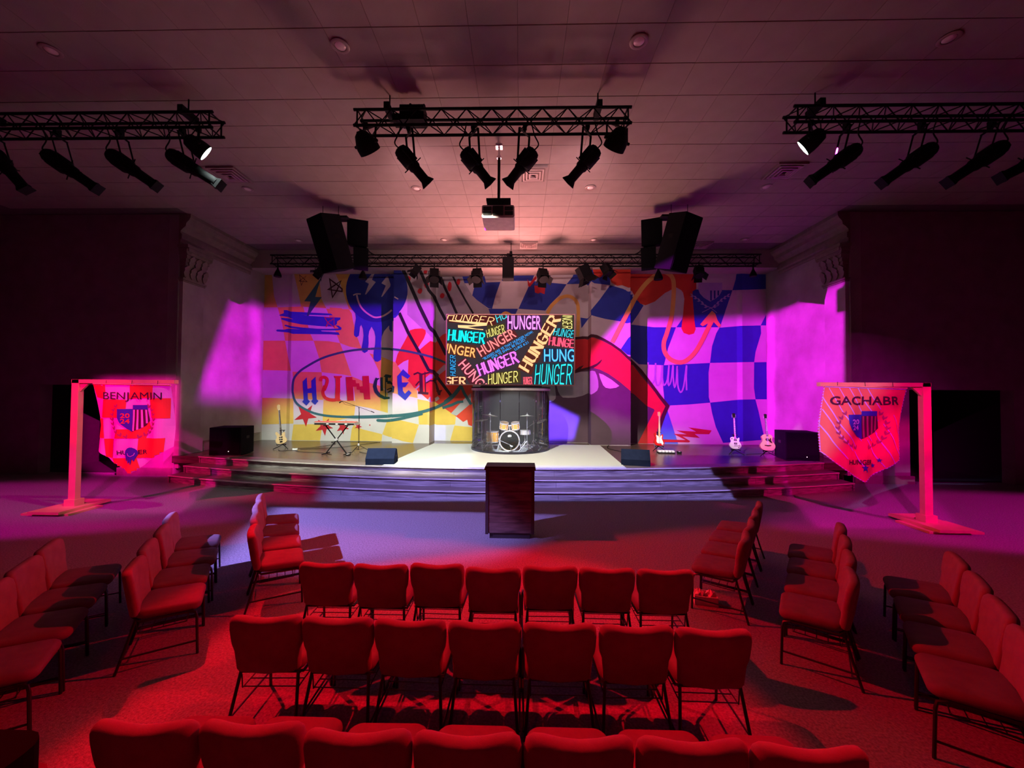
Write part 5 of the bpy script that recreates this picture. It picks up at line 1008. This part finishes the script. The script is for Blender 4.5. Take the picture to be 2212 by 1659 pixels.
# keyboard on an X stand, microphone ---------------------------------
kx, ky = -5.50, 11.45
t = thing('stage_keyboard', 'long stage keyboard with red top lying on the X-shaped stand', 'keyboard', (kx, ky, Z0+.885), R(-2))
obj('case', MB().box((0, 0, .04), (1.24, .34, .08)), mat('keyboard_case_grey', (.28, .25, .24), .4), t); obj('top_panel', MB().box((0, -.06, .087), (1.22, .2, .018)), mat('keyboard_red', (.6, .06, .04), .35), t)
obj('rear_panel', MB().box((0, -.172, .03), (1.2, .008, .04)), M_black, t)
for k in range(26): obj('white_key', MB().box((-.55+k*.044, .115, .085), (.041, .12, .014)), G_pg, t)
for k in range(3): obj('jack_label', MB().box((-.2+k*.28, -.178, .03), (.07, .004, .03)), G_pg, t)
t = thing('keyboard_stand', 'black X-shaped keyboard stand on the stage', 'stand', (kx, ky, Z0), R(-2))
for s in (-1, 1):
    m = MB(); m.bar((-s*.33, -.02+s*.02, .02), (s*.33, -.02+s*.02, .86), .035, .022); obj('cross_leg', m, M_black, t)
    m = MB(); m.tube([(-s*.33, -.22, .02), (-s*.33, .22, .02)], .016, 6); obj('foot_bar', m, M_black, t); m = MB(); m.tube([(s*.33, -.16, .865), (s*.33, .16, .865)], .016, 6); obj('support_arm', m, M_black, t)
m = MB(); m.tube([(0, -.06, .44), (0, .05, .44)], .04, 10); obj('pivot', m, M_chrome, t)
t = thing('sustain_pedal', 'small black pedal on the floor under the keyboard', 'pedal', (kx+.42, ky-.15, Z0)); obj('base', MB().box((0, 0, .012), (.08, .16, .024)), M_black, t); m = MB(); m.box((0, -.02, .035), (.05, .12, .012)); obj('tread', m, M_chrome, t)
def tripod(t, h, r=.28, zc=.22, mt=None, spread=.25, n=3, a0=.3):
    mt = mt or M_black
    for k in range(n):
        an = a0+k*2*math.pi/n; c, s = math.cos(an), math.sin(an)
        m = MB(); m.tube([(0, 0, zc+.03), (c*spread, s*spread, .012)], .009, 6); obj('leg', m, mt, t); m = MB(); m.tube([(0, 0, zc*.35), (c*spread*.5, s*spread*.5, (zc+.03)*.52)], .005, 5); obj('leg_brace', m, mt, t)
    m = MB(); m.tube([(0, 0, zc*.3), (0, 0, h)], .010, 8); obj('pole', m, mt, t)
mx, my = -5.05, 11.95
t = thing('boom_microphone_stand', 'thin black boom microphone stand beside the keyboard', 'microphone stand', (mx, my, Z0))
tripod(t, 1.40, zc=.18, spread=.34); m = MB(); m.tube([(-.52, -.05, 1.58), (.42, .05, 1.24)], .007, 6); obj('boom_arm', m, M_black, t); m = MB(); m.tube([(.36, .05, 1.262), (.46, .05, 1.225)], .014, 6); obj('counterweight', m, M_black, t)
m = MB(); m.tube([(-.50, -.05, 1.575), (-.56, -.05, 1.56), (-.60, -.05, 1.53)], [.012, .014, .026], 8); obj('microphone', m, M_black, t); m = MB(); m.lathe([(.02, 0), (.03, .01), (.03, .06), (.015, .08)], 10, Matrix.Translation((0, 0, .18))); obj('leg_collar', m, M_chrome, t)
m = MB(); m.tube(catm3([(-.5, -.05, 1.56), (-.42, -.05, 1.48), (-.25, -.03, 1.44), (-.02, 0, 1.38), (.02, .0, .9), (.03, 0, .3)]), .004, 5); obj('cable', m, M_black, t)

# pedals and little boxes ---------------------------------------------
t = thing('pedal_board', 'white guitar effects pedals in a row on the stage before the red guitar', 'pedals', (4.62, 12.32, Z0), R(-4))
obj('board', MB().box((0, 0, .02), (.52, .22, .03)), M_black, t)
for k in range(5):
    for j in range(2): obj('effect_pedal', MB().box((-.2+.1*k, -.05+.1*j, .058), (.075, .085, .05)), G_pg, t)
m = MB(); [m.lathe([(.012, 0), (.012, .018)], 8, Matrix.Translation((-.2+.1*k, -.07, .083))) for k in range(5)]; obj('footswitches', m, M_chrome, t)
t = thing('tuner_pedal', 'small dark pedal right of the white effects pedals', 'pedal', (5.02, 12.28, Z0), R(-15)); obj('casing', MB().box((0, 0, .03), (.13, .2, .05)), M_black, t); obj('footswitch', MB().box((0, -.05, .06), (.05, .05, .012)), M_chrome, t)
t = thing('power_strip', 'little white power box on the stage floor near the bass guitar', 'power strip', (-7.22, 12.22, Z0), R(5)); obj('casing', MB().box((0, 0, .025), (.13, .07, .05)), G_pg, t); [obj('socket', MB().box((-.03+.03*k, -.0, .052), (.018, .03, .004)), M_vd, t) for k in range(3)]
def cable(label, pts, r=.007, m_=None, z=Z0):
    m = MB(); m.tube(catm3([(p[0], p[1], z+r+(p[2] if len(p) > 2 else 0)) for p in pts]), r, 6); o = obj('floor_cable', m, m_ or M_black, smooth=True); return tag(o, label, 'cable')
cable('black cable running from the bass guitar area along the mural base', [(-7.3, 12.5), (-6.9, 12.75), (-6.6, 13.6), (-7.0, 14.2), (-6.2, 14.3), (-5.3, 14.2)])
cable('black cable looping between keyboard stand and mural', [(-7.1, 12.3), (-6.6, 12.6), (-6.0, 12.9), (-5.6, 13.6), (-5.2, 14.2)])
cable('black cable trailing from the microphone stand to the floor monitor', [(-5.0, 11.9), (-4.6, 11.6), (-4.3, 11.9), (-3.9, 11.3), (-3.7, 10.5)])
cable('black cable curving round the right edge of the stage carpet to the monitor', [(3.2, 14.0), (3.0, 13.2), (3.3, 12.2), (3.1, 11.4), (3.2, 10.7)])
cable('black cable lying behind the acoustic guitar toward the right subwoofer', [(7.0, 12.1), (7.5, 12.3), (8.0, 12.35), (8.4, 12.1), (8.2, 11.85)])
cable('black cable curling from the bass stand over the stage boards', [(-7.75, 12.2), (-7.5, 11.95), (-7.2, 12.1), (-6.8, 11.8), (-6.2, 11.7), (-5.6, 11.35)])

# drum kit in its acrylic shield --------------------------------------
M_dr = mat('drum_shell_amber', (.66, .30, .04), .2, 0, var=.2, scale=5, clear=.8, col2=(.75, .42, .08)); M_head = mat('drum_head_clear', (.35, .35, .4), .3); M_bd = mat('bass_drum_head', (.012, .012, .015), .75, spec=.15); M_cym = mat('cymbal_bronze', (.78, .74, .6), .35, .35); M_logo = mat('drum_emblem_white', (.8, .8, .8), .5)
RX = Matrix.Rotation(R(90), 4, 'X')
def drum(t, nm, c, r, d, M=Matrix.Identity(4), head=None, lugs=8):
    T = Matrix.Translation(c) @ M
    m = MB(); m.lathe([(r*.97, -d/2), (r, -d/2), (r, d/2), (r*.97, d/2)], 28, T); sh = obj(nm, m, M_dr if nm != 'snare_shell' else M_chrome, t, smooth=True)
    for z, hn in ((d/2, 'head'), (-d/2, 'resonant_head')):
        m = MB(); m.lathe([(0, z), (r*.98, z)], 28, T); obj(hn, m, head or M_head, sh)
        m = MB(); s = 1 if z > 0 else -1; m.lathe([(r*1.0, z-s*.02), (r*1.06, z-s*.02), (r*1.06, z+s*.012), (r*.99, z+s*.012)], 28, T, caps=False); obj('hoop', m, M_chrome, sh, smooth=True)
    for k in range(lugs):
        an = k*2*math.pi/lugs; x, y = r*1.03*math.cos(an), r*1.03*math.sin(an)
        m = MB(); m.tube([T @ Vector((x, y, -d/2)), T @ Vector((x, y, d/2))], .004, 5); m.box((x, y, d*.22), (.02, .02, .05), T); m.box((x, y, -d*.22), (.02, .02, .05), T); obj('lug', m, M_chrome, sh)
    return sh
DX, DY = -.34, 12.35
t = thing('bass_drum', 'amber bass drum with black front head and two rack toms mounted on top', 'drum', (DX, DY, Z0+.003))
dr = drum(t, 'bass_shell', (0, .2, .33), .30, .42, RX, M_bd, 10)
m = MB(); m.lathe([(.30, -.02), (.335, -.02), (.335, .02), (.30, .02)], 32, Matrix.Translation((0, -.02, .335)) @ RX, caps=False); obj('front_hoop', m, M_chrome, t, smooth=True)
m = MB(); m.prism([(-.055, .5), (-.02, .525), (.05, .525), (.06, .50), (.055, .46), (-.05, .455)], -.022, -.016); obj('emblem', m, M_logo, t)
m = MB(); m.prism([(-.035, .475), (-.015, .5), (.0, .5), (-.005, .475)], -.026, -.022); m.prism([(.012, .472), (.018, .508), (.04, .505), (.045, .478)], -.026, -.022); obj('emblem_marks', m, M_bd, t)
for s in (-1, 1): m = MB(); m.tube([(s*.31, .05, .3), (s*.40, -.06, .0)], [.014, .02], 7); obj('spur', m, M_chrome, t)
m = MB(); m.tube([(0, .2, .63), (0, .2, .82)], .014, 8); m.tube([(-.2, .16, .80), (.2, .16, .80)], .011, 8); obj('tom_mount', m, M_chrome, t)
for s, r_ in ((-1, .135), (1, .125)): drum(t, 'rack_tom_shell', (s*.185, .15, .80), r_, .20, Matrix.Rotation(R(14), 4, 'X') @ Matrix.Rotation(R(s*-6), 4, 'Y'), None, 6)
t = thing('floor_tom', 'amber floor tom standing left of the bass drum', 'drum', (DX-.56, DY+.2, Z0+.003)); drum(t, 'shell', (0, 0, .44), .19, .34, lugs=8)
for k in range(3): an = k*2.09+.5; m = MB(); m.tube([(.2*math.cos(an), .2*math.sin(an), .5), (.2*math.cos(an), .2*math.sin(an), .08), (.24*math.cos(an), .24*math.sin(an), .0)], .008, 6); obj('leg', m, M_chrome, t)
t = thing('snare_drum', 'dark small snare drum right of the toms on its low stand', 'drum', (DX+.50, DY+.52, Z0+.003)); drum(t, 'snare_shell', (0, 0, .56), .17, .13, lugs=8); tripod(t, .48, zc=.24, mt=M_chrome, spread=.24)
def cymbal(label, x, y, h, r, tx, ty, sh=None, boom=0):
    t = thing('cymbal_stand', label, 'cymbal', (x, y, Z0+.003)); tripod(t, h, zc=.30, mt=M_chrome, spread=.28, a0=random.uniform(0, 2))
    top = Vector((boom, 0, h+.0)); 
    if boom: m = MB(); m.tube([(-boom*.8, 0, h-.22), (0, 0, h-.08), top], .008, 6); obj('boom', m, M_chrome, t)
    M = Matrix.Translation(top) @ Euler((R(tx), R(ty), 0)).to_matrix().to_4x4()
    m = MB(); m.lathe([(.0, .045), (.02, .044), (.045, .022), (.06, .012), (r*.6, .004), (r, -.012), (r, -.015), (r*.6, .0), (.05, .008), (0, .03)], 28, M); obj('cymbal', m, M_cym, t, smooth=True)
    m = MB(); m.tube([M @ Vector((0, 0, -.05)), M @ Vector((0, 0, .09))], .007, 6); obj('wing_nut', m, M_chrome, t)
    if sh: m = MB(); m.lathe([(.0, -.03), (.05, -.012), (r, .004), (r, 0), (.05, -.02), (0, -.04)], 28, M @ Matrix.Translation((0, 0, -.03))); obj('bottom_cymbal', m, M_cym, t, smooth=True)
    m = MB(); m.lathe([(.018, 0), (.018, .05)], 8, Matrix.Translation((0, 0, h*.55))); obj('height_clamp', m, M_chrome, t)
cymbal('tilted crash cymbal over the floor tom', DX-.62, DY-.02, 1.15, .26, -8, 7, boom=-.02); cymbal('pale hi-hat pair at the left side of the kit', DX-.93, DY+.3, .98, .21, -6, -8, sh=True)
cymbal('flat ride cymbal right of the toms', DX+.56, DY-.02, 1.14, .23, -5, 0); cymbal('small splash cymbal on a raised boom at the right side of the kit', DX+.78, DY+.35, .95, .16, -20, -24, boom=.25)
t = thing('drum_throne', 'dark round drummer stool behind the bass drum', 'stool', (DX+.05, DY+1.05, Z0+.003)); m = MB(); m.lathe([(.0, .46), (.15, .46), (.17, .49), (.17, .53), (.15, .555), (0, .56)], 20); obj('seat', m, M_blackp, t, smooth=True); tripod(t, .46, zc=.2, mt=M_chrome, spread=.25)
t = thing('kick_pedal_microphone', 'small microphone on a short boom before the bass drum', 'microphone stand', (DX-.05, DY-.18, Z0+.003)); m = MB(); m.lathe([(.07, 0), (.07, .015), (.012, .02)], 14, Matrix.Translation((.1, -.02, 0))); obj('base', m, M_black, t); m = MB(); m.tube([(.1, -.02, .02), (.1, -.02, .22), (-.26, .02, .36)], .006, 6); obj('short_boom', m, M_chrome, t)
m = MB(); m.tube([(.08, -.03, .2), (.16, -.05, .18)], .022, 8); obj('microphone', m, M_chrome, t)
# shield
g = bpy.data.materials.new('acrylic'); g.use_nodes = True; nt = g.node_tree; nt.nodes.clear()
tr = nt.nodes.new('ShaderNodeBsdfTransparent'); gl = nt.nodes.new('ShaderNodeBsdfGlossy'); gl.inputs['Roughness'].default_value = .03; df = nt.nodes.new('ShaderNodeBsdfDiffuse'); df.inputs[0].default_value = (.7, .72, .75, 1)
fr = nt.nodes.new('ShaderNodeLayerWeight'); fr.inputs[0].default_value = .25; m1 = nt.nodes.new('ShaderNodeMixShader'); m2 = nt.nodes.new('ShaderNodeMixShader'); ou = nt.nodes.new('ShaderNodeOutputMaterial')
tr.inputs[0].default_value = (.93, .94, .95, 1); m2.inputs[0].default_value = .03
nt.links.new(fr.outputs['Fresnel'], m1.inputs[0]); nt.links.new(tr.outputs[0], m1.inputs[1]); nt.links.new(gl.outputs[0], m1.inputs[2]); nt.links.new(m1.outputs[0], m2.inputs[1]); nt.links.new(df.outputs[0], m2.inputs[2]); nt.links.new(m2.outputs[0], ou.inputs[0])
SX, SY, SR, SH = -.32, 12.93, 1.29, 1.95
t = thing('drum_shield', 'clear acrylic cylinder shield with dark flat lid around the drum kit', 'drum shield', (SX, SY, Z0+.016))
NPN = 14
for k in range(NPN):
    a0, a1 = 2*math.pi*k/NPN+.006, 2*math.pi*(k+1)/NPN-.006; m = MB(); vs = []
    for i in range(5):
        an = a0+(a1-a0)*i/4; c, s = math.cos(an), math.sin(an); vs += [(SR*c, SR*s, .05), (SR*c, SR*s, SH)]
    m.add(vs, [(2*i, 2*i+2, 2*i+3, 2*i+1) for i in range(4)]); obj('shield_panel', m, g, t, smooth=True)
ring = lambda z0, z1, e=.02: MB().add([((SR+o)*math.cos(2*math.pi*k/56), (SR+o)*math.sin(2*math.pi*k/56), z) for o, z in ((-e, z0), (e, z0), (e, z1), (-e, z1)) for k in range(56)], [(j*56+k, j*56+(k+1) % 56, ((j+1) % 4)*56+(k+1) % 56, ((j+1) % 4)*56+k) for j in range(4) for k in range(56)])
obj('base_rail', ring(0, .06, .025), mat('shield_rail', (.02, .02, .04), .4), t, smooth=False); obj('top_rail', ring(SH-.02, SH+.05, .03), mat('shield_top_rail', (.3, .28, .28), .35, .6), t)
m = MB(); m.lathe([(0, SH+.05), (SR+.03, SH+.05), (SR+.03, SH+.09), (0, SH+.09)], 56); obj('lid', m, M_blackp, t)
for k in range(NPN):
    an = 2*math.pi*k/NPN
    for z in (.4, 1.0, 1.6): obj('panel_hinge', MB().box((SR*math.cos(an), SR*math.sin(an), z), (.03, .02, .06), None, an), g, t)
